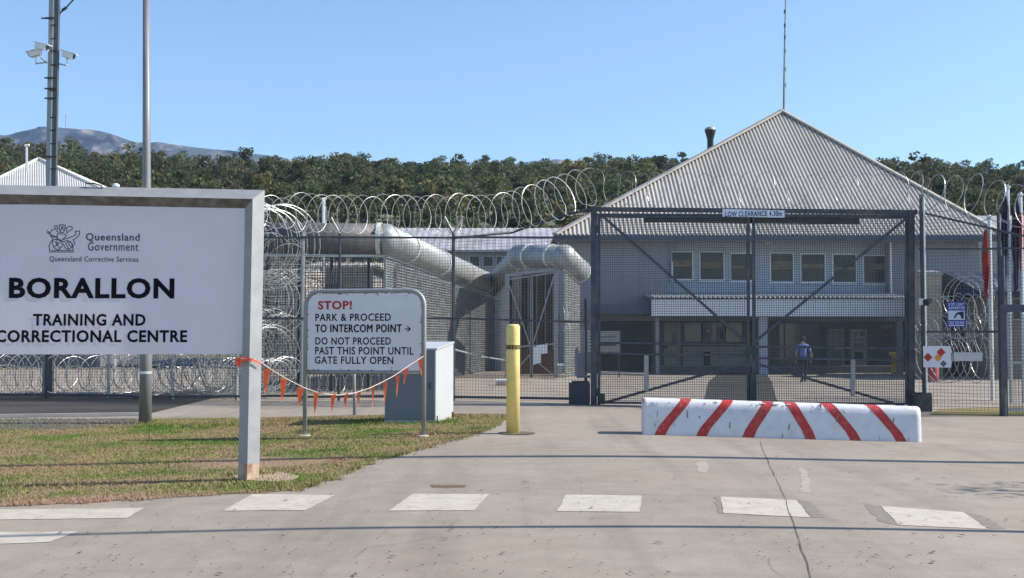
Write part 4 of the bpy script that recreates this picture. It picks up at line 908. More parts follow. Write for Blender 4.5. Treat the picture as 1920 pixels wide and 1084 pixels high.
# brown screened lobby behind the mesh gate
t = thing('screen_wall', 'dark brown screened enclosure behind the braced mesh gate', 'wall', at(998, 700, 47))
b = MB(); b.pbox(952, 512, 1044, 704, 47.2, .2); b.build('screen', brown_m, t)
b = MB(); b.pbox(952, 655, 1044, 704, 47.0, .15); b.build('lower_board', M('brown_board', (.16, .08, .055), .85, 0, .25, 2), t)
b = MB()
for x in (960, 975, 990, 1006, 1022, 1036): b.pbox(x, 516, x + 1.4, 655, 47.1, .08)
b.build('upright', galv, t)
for (x0, y0, x1, y1, lab) in ((930, 712, 950, 734, 'small white drain box by the bollard at the fence foot'), (1046, 682, 1056, 702, 'little grey bollard light beside the mesh gate post')):
    t = thing('service_box', lab, 'box', at((x0 + x1) / 2, y1, 36)); Yq = 36 if x0 < 1000 else 42
    b = MB(); b.pbox(x0, y0 + 4, x1, y1, Yq, .3); b.build('body', conc_b if x0 < 1000 else galv, t); b = MB(); b.pbox(x0 - 1, y0, x1 + 1, y0 + 3.8, Yq - .02, .34); b.build('lid', white_m, t)

# ------------------------------------------------------------------ low buildings in the compound
def low_building(name, label, x0, x1, yw, yb, Y, d, wmat, roofpx, rmat=None, wins=()):
    """flat-walled block: walls fill the picture rectangle, a pitched roof rises behind the eave"""
    t = thing(name, label, 'building', Vector((at((x0 + x1) / 2, HOR, Y).x, Y, zg(5) if x0 > 900 else 0)))
    b = MB(); X0, X1 = at(x0, (yw + HOR) / 2, Y).x, at(x1, (yw + HOR) / 2, Y).x; z1 = at((x0 + x1) / 2, yw, Y).z
    b.box(X0, Y, -.3, X1, Y + d, z1); b.build('wall', wmat, t)
    zr_ = at((x0 + x1) / 2, roofpx, Y + d * .5).z; e_ = .5 if X1 - X0 > 3 else .05; b = MB(); o = len(b.v); npx = max(6, int((X1 - X0) / .22)); 
    for i in range(npx + 1):
        x = X0 - e_ + (X1 - X0 + 2 * e_) * i / npx; dz = .035 if i % 2 else 0
        b.v += [(x, Y - e_, z1 + dz), (x, Y + d / 2, zr_ + dz), (x, Y + d + e_, z1 + dz), (x, Y + d + e_, z1 - .12), (x, Y - e_, z1 - .12)]
    for i in range(npx):
        for k in range(5): b.face((o + i * 5 + k, o + i * 5 + (k + 1) % 5, o + (i + 1) * 5 + (k + 1) % 5, o + (i + 1) * 5 + k))
    b.face([o + k for k in range(5)][::-1]); b.face([o + npx * 5 + k for k in range(5)])
    b.build('roof', rmat or roof_m, t)
    for (a, y0, c, y1) in wins:
        b = MB(); b.pbox(a, y0, c, y1, Y - .06, .05); wn_ = b.build('window', white_m, t); b = MB(); b.pbox(a + 1, y0 + 1, c - 1, y1 - 1, Y - .09, .025); b.build('pane', glass_m, wn_)
    return t
low_building('cell_block', 'long grey compound building with pale roof beyond the drum fence', 715, 1046, 470, 690, 78, 14, M('cell_block_wall', (.3, .3, .31), .85, 0, .15, .5), 428, M('pale_roofing', (.36, .35, .36), .6, .1, .2, .6, dirt=(.22, .2, .19), dscale=.4, damt=.7), [(880, 480, 900, 500), (905, 480, 925, 500), (930, 480, 942, 500)])
low_building('cream_building', 'cream rendered block seen through razor wire beside the big sign post', 480, 572, 514, 672, 60, 8, cream_m, 505, roof_m, [(515, 560, 522, 640), (545, 560, 550, 640)])
low_building('store_shed', 'grey shed between the cream block and the long compound building', 585, 700, 500, 680, 66, 8, greyw_m, 492, roof_m, [(610, 530, 640, 560)])
low_building('brick_store', 'low brown brick building behind razor wire under the big sign', -120, 425, 684, 703, 62, 10, M('red_brown_brick', (.3, .2, .16), .85, 0, .2, 2), 672, M('dark_roofing', (.08, .08, .09), .6), [(40, 690, 60, 702), (150, 690, 170, 702)])
# the guard house roof behind the sign and its lamp
t = thing('guard_house', 'pale hip roofed guard house rising behind the big sign', 'building', Vector((at(70, HOR, 60).x, 60, 0)))
YQ = 60; x0, x1 = at(-60, 380, YQ).x, at(205, 380, YQ).x; ze = at(70, 362, YQ).z; apx = at(72, 299, YQ + 3.5); b = MB(); b.box(x0 + .6, YQ + .6, -.1, x1 - .6, YQ + 6.5, ze - .02); b.build('wall', M('guard_wall', (.14, .14, .16), .8), t)
b = MB(); n = 120
cs = [Vector((x0, YQ, ze)), Vector((x1, YQ, ze)), Vector((x1, YQ + 7, ze)), Vector((x0, YQ + 7, ze))]
for k in range(4):
    a, c = cs[k], cs[(k + 1) % 4]; o = len(b.v); nn = (apx - a).cross(c - a).normalized() * -1
    for i in range(n + 1):
        f_ = i / n; p = a.lerp(c, f_); q = a.lerp(apx, f_ * 2) if f_ <= .5 else apx.lerp(c, (f_ - .5) * 2); l = nn * (.03 if i % 2 else 0); b.v += [tuple(p + l), tuple(q + l)]
    for i in range(n): b.face((o + i * 2, o + i * 2 + 2, o + i * 2 + 3, o + i * 2 + 1))
b.build('roof', M('pale_hip_roof', (.5, .49, .47), .5, .1, .08, 2), t)
b = MB()
for c in cs: b.tube([c, apx + Vector((0, 0, .05))], .09, 6)
b.build('ridge_capping', M('pale_capping', (.6, .58, .54), .5), t)
b = MB(); b.box(x0 - .1, YQ - .1, ze - .22, x1 + .1, YQ - .0, ze - .01); b.build('gutter', fascia_w, t)
def pole_lamp(name, label, px, y0, y1, Y, head):
    t = thing(name, label, 'lamp', Vector((at(px, HOR, Y).x, Y, 0))); p, q = at(px, y1, Y), at(px, y0, Y); b = MB(); b.tube([(p.x, Y, -.1 if y1 > 500 else p.z), q], .06, 6); b.build('pole', galvb, t)
    b = MB(); s_ = Y / F
    if head == 'flood': b.tube([q + Vector((-3 * s_, 0, 0)), q + Vector((5 * s_, 0, 2 * s_))], [3 * s_, 2 * s_], 8)
    else: b.tube([q + Vector((0, 0, -6 * s_)), q, q + Vector((1 * s_, 0, 4 * s_)), q + Vector((1 * s_, 0, 5 * s_))], [3 * s_, 7 * s_, 6 * s_, 2 * s_], 10)
    b.build('lamp_head', white_m, t); return t
pole_lamp('flood_lamp', 'small white flood lamp on a pole against the guard house roof', 50, 274, 322, 58, 'flood')
pole_lamp('dome_camera', 'white dome camera on a stalk just above the big sign edge', 217, 349, 620, 40, 'dome')
pole_lamp('fence_lamp', 'tiny white lamp on a thin post amid the fence top coils', 607, 374, 640, 36, 'flood')

# ------------------------------------------------------------------ camera mast and light pole
Y = 31.6; t = thing('camera_mast', 'twin pole mast with step pegs and white security cameras behind the big sign', 'mast', Vector((at(91, HOR, Y).x, Y, 0)))
def vx(px, py): return at(px, py, Y)
b = MB(); a, c = vx(86, 700), vx(85, -30); b.beam((a.x, Y, -.1), (a.x, Y, c.z), .14, .14); b.build('pole', galv, t)
b = MB(); a2 = vx(97, 700); b.beam((a2.x, Y - .05, -.1), (a2.x, Y - .05, c.z), .12, .12); b.build('pole', M('dark_pole', (.1, .1, .11), .5, .3), t)
b = MB(); a3 = vx(91, 700); b.tube([(a3.x, Y - .06, 0.2), (a3.x, Y - .06, c.z)], .03, 6); b.build('conduit', galvb, t)
for y in (50, 75, 98, 124, 148, 168, 172, 186, 222, 246, 271, 295, 318):
    b = MB(); p = vx(98, y); b.tube([p + Vector((0, -.12, 0)), p + Vector((.17, -.12, .02))], .02, 5); b.build('step_peg', dark_m, t)
for y in (36, 148, 168, 186, 295):
    b = MB(); p = vx(91, y); b.beam(p + Vector((-.06, -.12, 0)), p + Vector((.2, -.12, 0)), .04); b.build('clamp', dark_m, t)
def cctv(p, q, foot):
    b = MB(); p, q = Vector(p), Vector(q); b.beam(p, q, .17, .15); o = b.build('camera', white_m, t)
    dd = (q - p).normalized(); b = MB(); b.beam(p - dd * .06 + Vector((0, 0, .09)), q + dd * .1 + Vector((0, 0, .09)), .21, .02); b.build('sun_shield', white_m, o)
    b = MB(); b.tube([q, q + dd * .03], .06, 8); b.build('lens', dark_m, o)
    b = MB(); m_ = p.lerp(q, .4); b.tube([m_ - Vector((0, 0, .07)), m_ - Vector((0, 0, .3)), Vector(foot)], .025, 6); b.build('bracket', galvb, o)
cctv(vx(75, 98), vx(56, 103), vx(86, 117)); cctv(vx(118, 101), vx(138, 107), vx(98, 117)); cctv(vx(76, 90) + Vector((0, -.25, 0)), vx(98, 96) + Vector((0, -.35, 0)), vx(88, 118))
b = MB(); b.tube([vx(80, 36) + Vector((0, -.1, 0)), vx(110, 36), vx(113, 24), vx(122, 17), vx(137, 0), vx(146, -12)], .022, 6); an = b.build('antenna_arm', dark_m, t)
b = MB(); b.beam(vx(116, 20), vx(125, 14), .06); b.build('clamp', dark_m, an)
g = G(272, 795); Yp = g.y; t = thing('light_pole', 'tall tapering galvanised light pole rising behind the big sign', 'pole', g)
b = MB(); b.tube([(g.x, Yp, -.1), (g.x, Yp, at(272, 660, Yp).z), (at(275, 300, Yp).x, Yp, at(275, 300, Yp).z), (at(274, -60, Yp).x, Yp, at(274, -60, Yp).z)], [.123, .112, .078, .062], 16); sh = b.build('shaft', M('pole_steel', (.2, .2, .21), .5, .2, .15, 5, dirt=(.13, .12, .12), dscale=1.2, damt=.5, stretch=(1, 1, .3)), t, True)
b = MB(); z = at(272, 701, Yp).z; b.lathe(g.x, Yp, [(.118, z), (.118, z + .05)], 16); b.build('collar', galvb, sh)

# ------------------------------------------------------------------ gatehouse building
Yb = 52.0; Yr = 53.0
t = thing('gatehouse', 'two storey grey gatehouse with a big corrugated hip roof behind the gate', 'building', Vector((at(1466, HOR, Yb).x, Yb, -.2)))
def X(px, Y, py=560): return at(px, py, Y).x
def Zp(py, Y, px=1460): return at(px, py, Y).z
zeave = Zp(441, Yb); zf2 = Zp(588, Yb); XL, XR = X(1049, Yb), X(1836, Yb)
b = MB()
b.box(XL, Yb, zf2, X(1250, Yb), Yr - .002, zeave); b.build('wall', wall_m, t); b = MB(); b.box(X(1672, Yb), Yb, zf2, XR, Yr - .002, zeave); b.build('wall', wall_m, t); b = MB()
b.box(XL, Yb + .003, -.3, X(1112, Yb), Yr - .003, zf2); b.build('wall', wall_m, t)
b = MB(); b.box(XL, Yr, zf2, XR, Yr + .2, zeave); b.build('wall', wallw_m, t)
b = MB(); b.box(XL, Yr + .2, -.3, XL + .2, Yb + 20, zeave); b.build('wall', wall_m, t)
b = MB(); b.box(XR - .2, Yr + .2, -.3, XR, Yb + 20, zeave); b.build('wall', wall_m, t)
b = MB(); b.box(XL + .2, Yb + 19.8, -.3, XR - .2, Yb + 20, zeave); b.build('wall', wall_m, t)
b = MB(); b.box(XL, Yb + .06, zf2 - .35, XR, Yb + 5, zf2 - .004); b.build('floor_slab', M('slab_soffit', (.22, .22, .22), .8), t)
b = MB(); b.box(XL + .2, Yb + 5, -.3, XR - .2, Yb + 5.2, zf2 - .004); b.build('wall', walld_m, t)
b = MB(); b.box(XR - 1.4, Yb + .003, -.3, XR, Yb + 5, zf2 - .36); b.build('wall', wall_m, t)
# roof
Ye = Yb - .8; ex0, ex1 = X(1040, Ye, 437), X(1884, Ye, 440); ze = Zp(441, Ye); apx = at(1466, 211, Yb + 10.2)
cs = [Vector((ex0, Ye, ze)), Vector((ex1, Ye, ze)), Vector((ex1, Yb + 21, ze)), Vector((ex0, Yb + 21, ze))]
def corr_face(a, c, ap, rib, h):
    b = MB(); L = (c - a).length; n = int(L / rib); nn = (c - a).cross(ap - a).normalized(); 
    if nn.z < 0: nn = -nn
    fa = (ap - a).dot((c - a).normalized()) / L; prof = ((0, 0), (.3, 0), (.42, h), (.62, h), (.74, 0)); o = 0; cols = []
    for i in range(n):
        for f_, l in prof: cols.append(((i + f_) / n, l))
    cols.append((1.0, 0))
    for f_, l in cols:
        p = a.lerp(c, f_); q = a.lerp(ap, f_ / fa) if f_ <= fa else ap.lerp(c, (f_ - fa) / (1 - fa)); b.v += [tuple(p + nn * l), tuple(q + nn * l)]
    for i in range(len(cols) - 1): b.face((i * 2, i * 2 + 2, i * 2 + 3, i * 2 + 1))
    return b
b = MB()
for k in range(4):
    q = corr_face(cs[k], cs[(k + 1) % 4], apx, .2, .06); o = len(b.v); b.v += q.v
    for f_ in q.f: b.face([o + i for i in f_])
rf = b.build('roof', roof_m, t)
for k in range(4):
    b = MB(); d_ = (apx - cs[k]).normalized(); b.beam(cs[k] + Vector((0, 0, .06)), apx + Vector((0, 0, .12)), .32, .1); b.build('ridge_capping', cap_m, rf)
b = MB(); b.beam(Vector((ex0 - .05, Ye - .08, ze - .12)), Vector((ex1 + .05, Ye - .08, ze - .12)), .14, .2); b.build('gutter', fascia_b, rf)
b = MB(); b.box(ex0 + .05, Ye + .02, ze - .26, ex1 - .05, Yb - .003, ze - .2); b.build('soffit', wall_m, rf)
# flue and aerial
p, q = at(1332, 282, Yb + 8), at(1333, 240, Yb + 8); b = MB(); s_ = (Yb + 8) / F
b.lathe(p.x, p.y, [(6 * s_, p.z - 1.2), (6 * s_, p.z), (6 * s_, q.z - 22 * s_), (7.5 * s_, q.z - 16 * s_), (10.5 * s_, q.z - 6 * s_), (10.5 * s_, q.z - 4 * s_), (8 * s_, q.z), (5 * s_, q.z + 1.5 * s_)], 16); fl = b.build('flue', M('black_flue', (.02, .025, .03), .5), rf, True)
b = MB(); b.lathe(p.x, p.y, [(11 * s_, q.z - 4.2 * s_), (8.4 * s_, q.z + .3 * s_), (3 * s_, q.z + 2.2 * s_)], 16); b.build('cowl', galv, fl)
ya = apx.y; b = MB(); k0 = at(1469.5, 211, ya); b.tube([k0 - Vector((0, 0, .2)), at(1471, 100, ya), at(1473, 2, ya), at(1473.5, -40, ya)], [.07, .05, .035, .02], 6); ae = b.build('aerial', M('grey_aerial', (.2, .2, .21), .5, .3), rf)
for y in (22, 48, 70, 96, 130, 160): b = MB(); p = at(1471.5, y, ya); b.beam(p - Vector((0, 0, .1)), p + Vector((0, 0, .1)), .085); b.build('coupling', dark_m, ae)
# upper windows
for k, (x0, x1, y0, y1) in enumerate(((1260, 1298, 474, 523), (1314, 1356, 474, 524), (1371, 1410, 476, 525), (1446, 1487, 476, 527), (1503.5, 1546, 477, 528), (1563, 1605, 478, 529), (1621, 1664, 480, 530))):
    b = MB(); g_ = 2.6
    for q in ((x0 - g_, y0 - g_, x1 + g_, y0), (x0 - g_, y1, x1 + g_, y1 + g_), (x0 - g_, y0, x0, y1), (x1, y0, x1 + g_, y1)): b.pbox(*q, Yr - .07, .068)
    w_ = b.build('window', white_m, t)
    b = MB(); b.pbox(x0, y0, x1, y1, Yr - .03, .028); b.build('pane', glass_m, w_)
    b = MB(); xm = (x0 + x1) / 2
    if k in (0, 1, 6): b.pbox(xm - .5, y0, xm + .5, y1, Yr - .05, .018); b.build('glazing_bar', dark_m, w_)
    b = MB(); b.pbox(x0 - g_ - 1, y1 + g_ + .1, x1 + g_ + 1, y1 + g_ + 2, Yr - .12, .118); b.build('sill', fascia_w, w_)
    b = MB(); b.pbox(x0 + 2, y0 + 14 + 4 * (k % 3), x1 - 2, y0 + 26 + 3 * (k % 2), Yr - .034, .003); b.build('painted_reflection', M('brown_reflection_paint', (.22, .155, .085), .7, 0, .6, 1.5), w_)  # brown patch on each pane, a painted stand-in for its reflection
b = MB(); b.pbox(1254, 444, 1668, 449, Yr - .05, .048); b.build('head_trim', fascia_w, t)
b = MB(); b.pbox(1668.5, 444, 1673, 556, Yb - .06, .058); b.build('downpipe', fascia_w, t)
b = MB(); b.pbox(1258, 490, 1263, 520, Yr - .2, .15); b.build('wall_lamp', fascia_w, t)
b = MB(); b.pbox(1436, 448, 1444, 458, Yr - .25, .2); b.build('wall_lamp', fascia_w, t)
# awning
Ya = 49.4; b = MB(); b.pbox(1222, 561, 1699, 593, Ya, .08); aw = b.build('awning_fascia', fascia_w, t)
b = MB(); x0, x1 = X(1219, Ya), X(1702, Ya); z0, z1 = Zp(559.5, Ya), Zp(551, Yr); n = int((x1 - x0) / .2)
prof = ((0, 0), (.3, 0), (.42, .09), (.65, .09), (.77, 0))
cols = [((i + f_) / n, l) for i in range(n) for f_, l in prof]
for f_, l in cols: x = x0 + (x1 - x0) * f_; b.v += [(x, Ya - .12, z0 + l), (x, Yr - .01, z1 + l)]
for i in range(len(cols) - 1): b.face((2 * i, 2 * i + 2, 2 * i + 3, 2 * i + 1))
b.build('awning_roof', galvb, aw)
b = MB(); b.box(x0, Ya + .1, Zp(594, Ya) + .02, x1, Yb + .04, Zp(594, Ya) + .06); b.build('awning_lining', M('awning_soffit', (.3, .3, .3), .8), aw)
b = MB(); b.pbox(1118, 572, 1221.5, 588, Yb - 1.4, 1.39); b.build('side_canopy', M('dark_blue_canopy', (.09, .11, .17), .6), t)
for x0, x1, m_ in ((1229, 1236, wall_m), (1424, 1440, wallw_m), (1686, 1693, wall_m)):
    b = MB(); b.pbox(x0, 594, x1, 702, Ya + .3, .35); b.build('awning_post', m_, t)
# ground floor: door, glazing, counters
Yw = Yb + 4.9
b = MB(); b.pbox(1245, 604, 1276, 686, Yw - .06, .05); d_ = b.build('door', M('pale_door', (.75, .72, .66), .6), t)
b = MB(); b.pbox(1259, 621, 1270, 645, Yw - .09, .02); b.build('pane', M('blue_pane', (.1, .2, .28), .1), d_); b = MB(); b.pbox(1247, 648, 1251, 653, Yw - .12, .05); b.build('handle', dark_m, d_)
for (x0, x1, y0, y1) in ((1282, 1315, 598, 642), (1319, 1356, 598, 642), (1360, 1392, 598, 642)):
    b = MB(); b.pbox(x0, y0, x1, y1, Yw - .06, .05); w_ = b.build('window', M('grey_frame', (.2, .2, .21)), t); b = MB(); b.pbox(x0 + 1.5, y0 + 1.5, x1 - 1.5, y1 - 1.5, Yw - .08, .015); b.build('pane', glassl_m, w_)
b = MB(); b.pbox(1280, 650, 1420, 686, Yw - .5, .4); b.build('reception_front', M('counter_front', (.65, .62, .65), .7), t)
for x in (1470, 1500, 1538, 1640): b = MB(); b.pbox(x, 598, x + 2, 684, Yw - .08, .07); b.build('mullion', M('grey_frame', (.2, .2, .21)), t)
b = MB(); b.pbox(1462, 600, 1538, 684, Yw - .03, .025); b.build('glazed_screen', glassl_m, t)
b = MB(); b.pbox(1320, 660, 1332, 686, Yw - .54, .03); b.build('counter_recess', dark_m, t)
b = MB(); b.pbox(1118, 594, 1222, 703, Yb + 3, .1); b.build('dark_bay', M('dark_bay_wall', (.09, .09, .085), .9), t)  # dark wall set back in the bay
def item(name, label, cat, rect, Y, d, mat, parts, group=None):
    x0, y0, x1, y1 = rect; t = thing(name, label, cat, at((x0 + x1) / 2, y1, Y), group); b = MB(); b.pbox(*rect, Y, d); b.build('body', mat, t)
    for nm, r_, l, m_ in parts: b = MB(); b.pbox(*r_, Y - l, l - .002); b.build(nm, m_, t)
    return t
item('display_cabinet', 'plain pale cabinet standing against the gatehouse wall under the awning', 'cabinet', (1554, 617, 1582, 688), Yw - .8, .5, white_m, [('door', (1556, 619, 1580, 654), .03, cab_m), ('lower_panel', (1556, 656, 1580, 686), .03, galv)])
item('vending_machine', 'white vending machine with small panels next to the plain pale cabinet', 'machine', (1596, 618, 1625, 688), Yw - .8, .6, white_m, [('panel_slot', (1600, 622, 1609, 630), .03, cab_m), ('panel_slot', (1612, 622, 1621, 630), .03, galv), ('panel_slot', (1600, 634, 1621, 640), .03, cab_m), ('panel_slot', (1600, 644, 1621, 650), .03, galv), ('tray', (1602, 660, 1619, 674), .03, dark_m)])
item('fire_extinguisher', 'red fire extinguisher box on the dark wall under the awning', 'extinguisher', (1659, 622, 1668, 636), Yw - .25, .2, M('red_box', (.4, .03, .03), .5), [('label_plate', (1661, 626, 1666, 630), .02, white_m)])
item('exit_light', 'pale exit light panel above the red extinguisher', 'light', (1654, 610, 1672, 614), Yw - .3, .15, white_m, [('diffuser', (1656, 611, 1670, 613), .02, fascia_w)])
item('notice_poster', 'small red and white notice inside the reception window', 'poster', (1323, 615, 1334, 632), Yw - .3, .02, M('poster_brown', (.35, .16, .1)), [('print', (1325, 617, 1332, 623), .01, white_m)])
item('notice_board', 'grey notice board inside the reception window by the awning post', 'board', (1346, 612, 1360, 640), Yw - .3, .03, M('grey_poster', (.3, .32, .38)), [('sheet', (1349, 622, 1357, 636), .012, dark_m)])
Yn = 50.2; t = item('wheelie_bin', 'dark wheelie bin with a bright yellow lid by the gate post', 'bin', (1679, 667, 1694, 704), Yn, .6, bin_y, [('handle', (1677, 666, 1694, 669), .06, bin_y)])
b = MB(); b.pbox(1677, 661, 1695, 666, Yn - .05, .7); b.build('lid', M('bright_yellow_lid', (.85, .6, .03), .4), t)
Yn = 45.0; t = item('control_board', 'grey louvred plant cabinet on legs behind the closed gate leaf', 'cabinet', (1122, 621, 1163, 662), Yn, .7, M('plant_grey', (.3, .3, .29), .6), [('louvre', (1126, 631, 1155, 633), .02, dark_m), ('louvre', (1126, 646, 1155, 648), .02, dark_m)])
for x in (1124, 1160): b = MB(); b.pbox(x, 662, x + 2.4, 712, Yn + .1, .1); b.build('leg', gate_m, t)
t = thing('low_rail', 'low grey wheel-stop rail on the forecourt behind the gate', 'rail', at(1165, 702, 47.5)); b = MB(); b.tube([at(1122, 699.5, 47.5), at(1207, 701.5, 47.5)], .07, 8); b.build('bar', galv, t)
for x in (1127, 1165, 1202): b = MB(); p = at(x, 700.5, 47.5); b.beam(p, (p.x, p.y, -.25), .06); b.build('foot', galv, t)
t = thing('boom_arm', 'white boom arm lying low across the forecourt behind the gate', 'boom', at(1625, 719, 43)); b = MB(); b.tube([at(1601, 716.5, 43), at(1652, 717, 43)], .06, 8); b.build('arm', white_m, t)
b = MB(); b.tube([at(1652, 717, 43), at(1700, 713, 44.5)], .035, 6); b.build('cable', dark_m, t)
for x in (1606, 1648): b = MB(); p = at(x, 717, 43); b.beam(p, (p.x, p.y, -.25), .05); b.build('foot', dark_m, t)
t = thing('forecourt_kerb', 'dark planter strip along the gatehouse ground floor', 'planter', Vector((X(1360, 51.5), 51.5, -.2))); b = MB(); b.pbox(1222, 688, 1686, 703.5, 51.6, .25); b.build('wall', M('planter_wall', (.13, .13, .14), .8), t)
b = MB(); b.pbox(1222, 686, 1686, 688, 51.55, .35); b.build('coping', M('planter_coping', (.2, .2, .2), .8), t)

# ------------------------------------------------------------------ person walking away across the forecourt
Yq = 40.8; px0 = 1507; fx = at(px0, 700, Yq).x; fz = zg(fx)
t0 = (fx, Yq, fz)
def skin_body():
    H = 1.66; k = H / 1.75
    J_ = {}; E_ = []; V_ = []; Rr = []
    def v(n, x, y, z, r): J_[n] = len(V_); V_.append((fx + x * k, Yq + y * k, fz + z * k)); Rr.append((r * k, r * k * (.8 if n in ('chest', 'belly', 'pelvis', 'upper') else 1)))
    def e(a, c): E_.append((J_[a], J_[c]))
    v('pelvis', 0, 0, .95, .155); v('belly', 0, .01, 1.1, .15); v('chest', 0, .03, 1.28, .17); v('upper', 0, .04, 1.42, .13); v('neck', 0, .06, 1.51, .055); v('head0', 0, .09, 1.59, .085); v('head1', 0, .1, 1.69, .085)
    for a, c in (('pelvis', 'belly'), ('belly', 'chest'), ('chest', 'upper'), ('upper', 'neck'), ('neck', 'head0'), ('head0', 'head1')): e(a, c)
    for s_, fy in ((-1, -.2), (1, .24)):
        n = 'l' if s_ < 0 else 'r'
        v('hip' + n, s_ * .1, 0, .88, .1); v('knee' + n, s_ * .11, fy * .55 + .05, .5, .068); v('ank' + n, s_ * .11, fy - (.06 if fy < 0 else 0), .1 if fy > 0 else .14, .045); v('toe' + n, s_ * .13, fy + .15, .04, .04)
        e('pelvis', 'hip' + n); e('hip' + n, 'knee' + n); e('knee' + n, 'ank' + n); e('ank' + n, 'toe' + n)
        v('sh' + n, s_ * .2, .04, 1.4, .07); v('el' + n, s_ * .27, -.02 - fy * .2, 1.13, .05); v('wr' + n, s_ * .26, .05 - fy * .7, .9, .033); v('palm' + n, s_ * .255, .07 - fy * .8, .83, .036)
        e('upper', 'sh' + n); e('sh' + n, 'el' + n); e('el' + n, 'wr' + n); e('wr' + n, 'palm' + n)
        for q in range(4):
            v('f%d' % q + n, s_ * .25, .045 - fy * .8 + .018 * q, .765, .009); v('g%d' % q + n, s_ * .235, .045 - fy * .8 + .018 * q, .73 + .006 * abs(q - 1.3), .008); e('palm' + n, 'f%d' % q + n); e('f%d' % q + n, 'g%d' % q + n)
        v('th' + n, s_ * .225, .11 - fy * .8, .79, .01); e('palm' + n, 'th' + n)
    me = bpy.data.meshes.new('body'); me.from_pydata(V_, E_, []); o = bpy.data.objects.new('body', me); C.objects.link(o)
    md = o.modifiers.new('skin', 'SKIN'); sl = me.skin_vertices[0].data
    for i, r_ in enumerate(Rr): sl[i].radius = r_
    sl[0].use_root = True; sd = o.modifiers.new('sub', 'SUBSURF'); sd.levels = 2
    dg = bpy.context.evaluated_depsgraph_get(); dg.update(); m2 = bpy.data.meshes.new_from_object(o.evaluated_get(dg)); bpy.data.objects.remove(o)
    return m2, k
m2, kk = skin_body()
t = thing('person', 'person in blue shirt and dark trousers walking away toward the gatehouse', 'person', t0)
for v in m2.vertices: v.co -= Vector(t0)
m2.materials.clear()
for m_ in (skin_m, shirt_m, trous_m, dark_m): m2.materials.append(m_)
for p in m2.polygons:
    z = p.center.z / kk; x = abs(p.center.x) / kk
    p.material_index = 3 if z < .09 else 2 if (z < .99 and x < .2) else 1 if (z < 1.49 and z > 1.12) or (z >= .99 and z < 1.49 and x < .2) else 0
    p.use_smooth = True
m2.name = 'body'; link('body', m2, t)
b = MB(); hx, hy, hz = fx, Yq + .085 * kk, fz + 1.665 * kk; b.lathe(hx, hy, [(.088 * kk, hz - .06), (.1 * kk, hz - .02), (.1 * kk, hz + .04), (.08 * kk, hz + .09), (.04 * kk, hz + .115), (.005, hz + .12)], 14); b.build('hair', hair_m, t, True)
b = MB(); b.lathe(fx, Yq, [(.15 * kk, fz + .975 * kk), (.152 * kk, fz + 1.01 * kk)], 14); b.build('belt', dark_m, t)

# ------------------------------------------------------------------ fence, signs and flags beside the gate on the far side
YRt = lambda px: 25.4 - (px - 1715) * .0045
t = thing('side_fence', 'welded mesh fence carrying the signs between the gate and the small gate', 'fence', at(1790, 775, YRt(1790)))
fence_run(t, 1722, YRt(1722), 1872, YRt(1872), 398, 432, [(398, 432, .045), (467, 467, .04), (622, 622, .05)], wire_m, .075, .075, .0065)
fence_run(t, 1872, YRt(1872), 2080, YRt(2080), 432, 480, [(432, 480, .045), (466, 466, .035)], wire_m, .075, .075, .0065)
for px, y0, w, m_ in ((1727, 365, .09, gate_m), (1872, 400, .08, gate_m), (1975, 430, .08, galv)):
    Y = YRt(px); p = at(px, y0, Y); b = MB(); b.tube([(p.x, Y, -.4), p], w / 2, 8); b.build('fence_post', m_, t)
b = MB(); p = at(1733, 640, YRt(1733)); q = at(1734, 370, YRt(1733)); b.tube([(p.x + .02, p.y - .05, -.2), (p.x + .02, p.y - .05, q.z)], .022, 6); b.build('conduit', galvb, t)
tc = thing('fence_camera', 'small security camera bracketed to the fence post near the blue warning sign', 'camera', at(1732, 574, 25))
b = MB(); b.beam(at(1730, 572, 25), at(1742, 572, 24.9), .03); b.build('bracket', dark_m, tc); b = MB(); b.pbox(1726, 560, 1732, 572, 25, .12); b.build('junction_box', white_m, tc)
b = MB(); b.tube([at(1734, 566, 25), at(1744, 565, 24.8)], [.06, .065], 8); b.build('camera_body', dark_m, tc)
def fsign(name, label, x0, y0, x1, y1, mat, l=.06):
    Ya_, Yc_ = YRt(x0) - l, YRt(x1) - l; pl_ = Plane(x0, Ya_, x1, Yc_); mx = (x0 + x1) / 2
    t = thing(name, label, 'sign', pl_.hit(mx, y1)); b = MB(); a, c = pl_.uv(x0, (y0 + y1) / 2)[0], pl_.uv(x1, (y0 + y1) / 2)[0]; z0, z1 = pl_.uv(mx, y1)[1], pl_.uv(mx, y0)[1]
    b.quadbox([pl_.pt(a, z0), pl_.pt(c, z0), pl_.pt(c, z0, -.02), pl_.pt(a, z0, -.02), pl_.pt(a, z1), pl_.pt(c, z1), pl_.pt(c, z1, -.02), pl_.pt(a, z1, -.02)]); return t, pl_, b.build('panel', mat, t)
ts, pl_, pn = fsign('warning_sign', 'blue and white warning sign with a picture wired to the fence', 1776, 565.5, 1811, 613, blue_s)
for bd, y0, y1 in (("IF DET I CAN'T", 568, 573.5), ('ADVERTISE', 575, 580), ('TAKE THE WAY', 602.5, 608.5)): pl_.text('lettering', bd, white_m, pn, 1778.5, y0, 1808.5, y1, .01, .003)
b = MB(); q = [(1778, 582.5), (1809, 582.5), (1809, 600), (1778, 600)]; b.prism([pl_.hit(*p) + pl_.n * .004 for p in q], -pl_.n * .003); pc = b.build('picture', M('sign_picture', (.6, .62, .68), .5), pn)
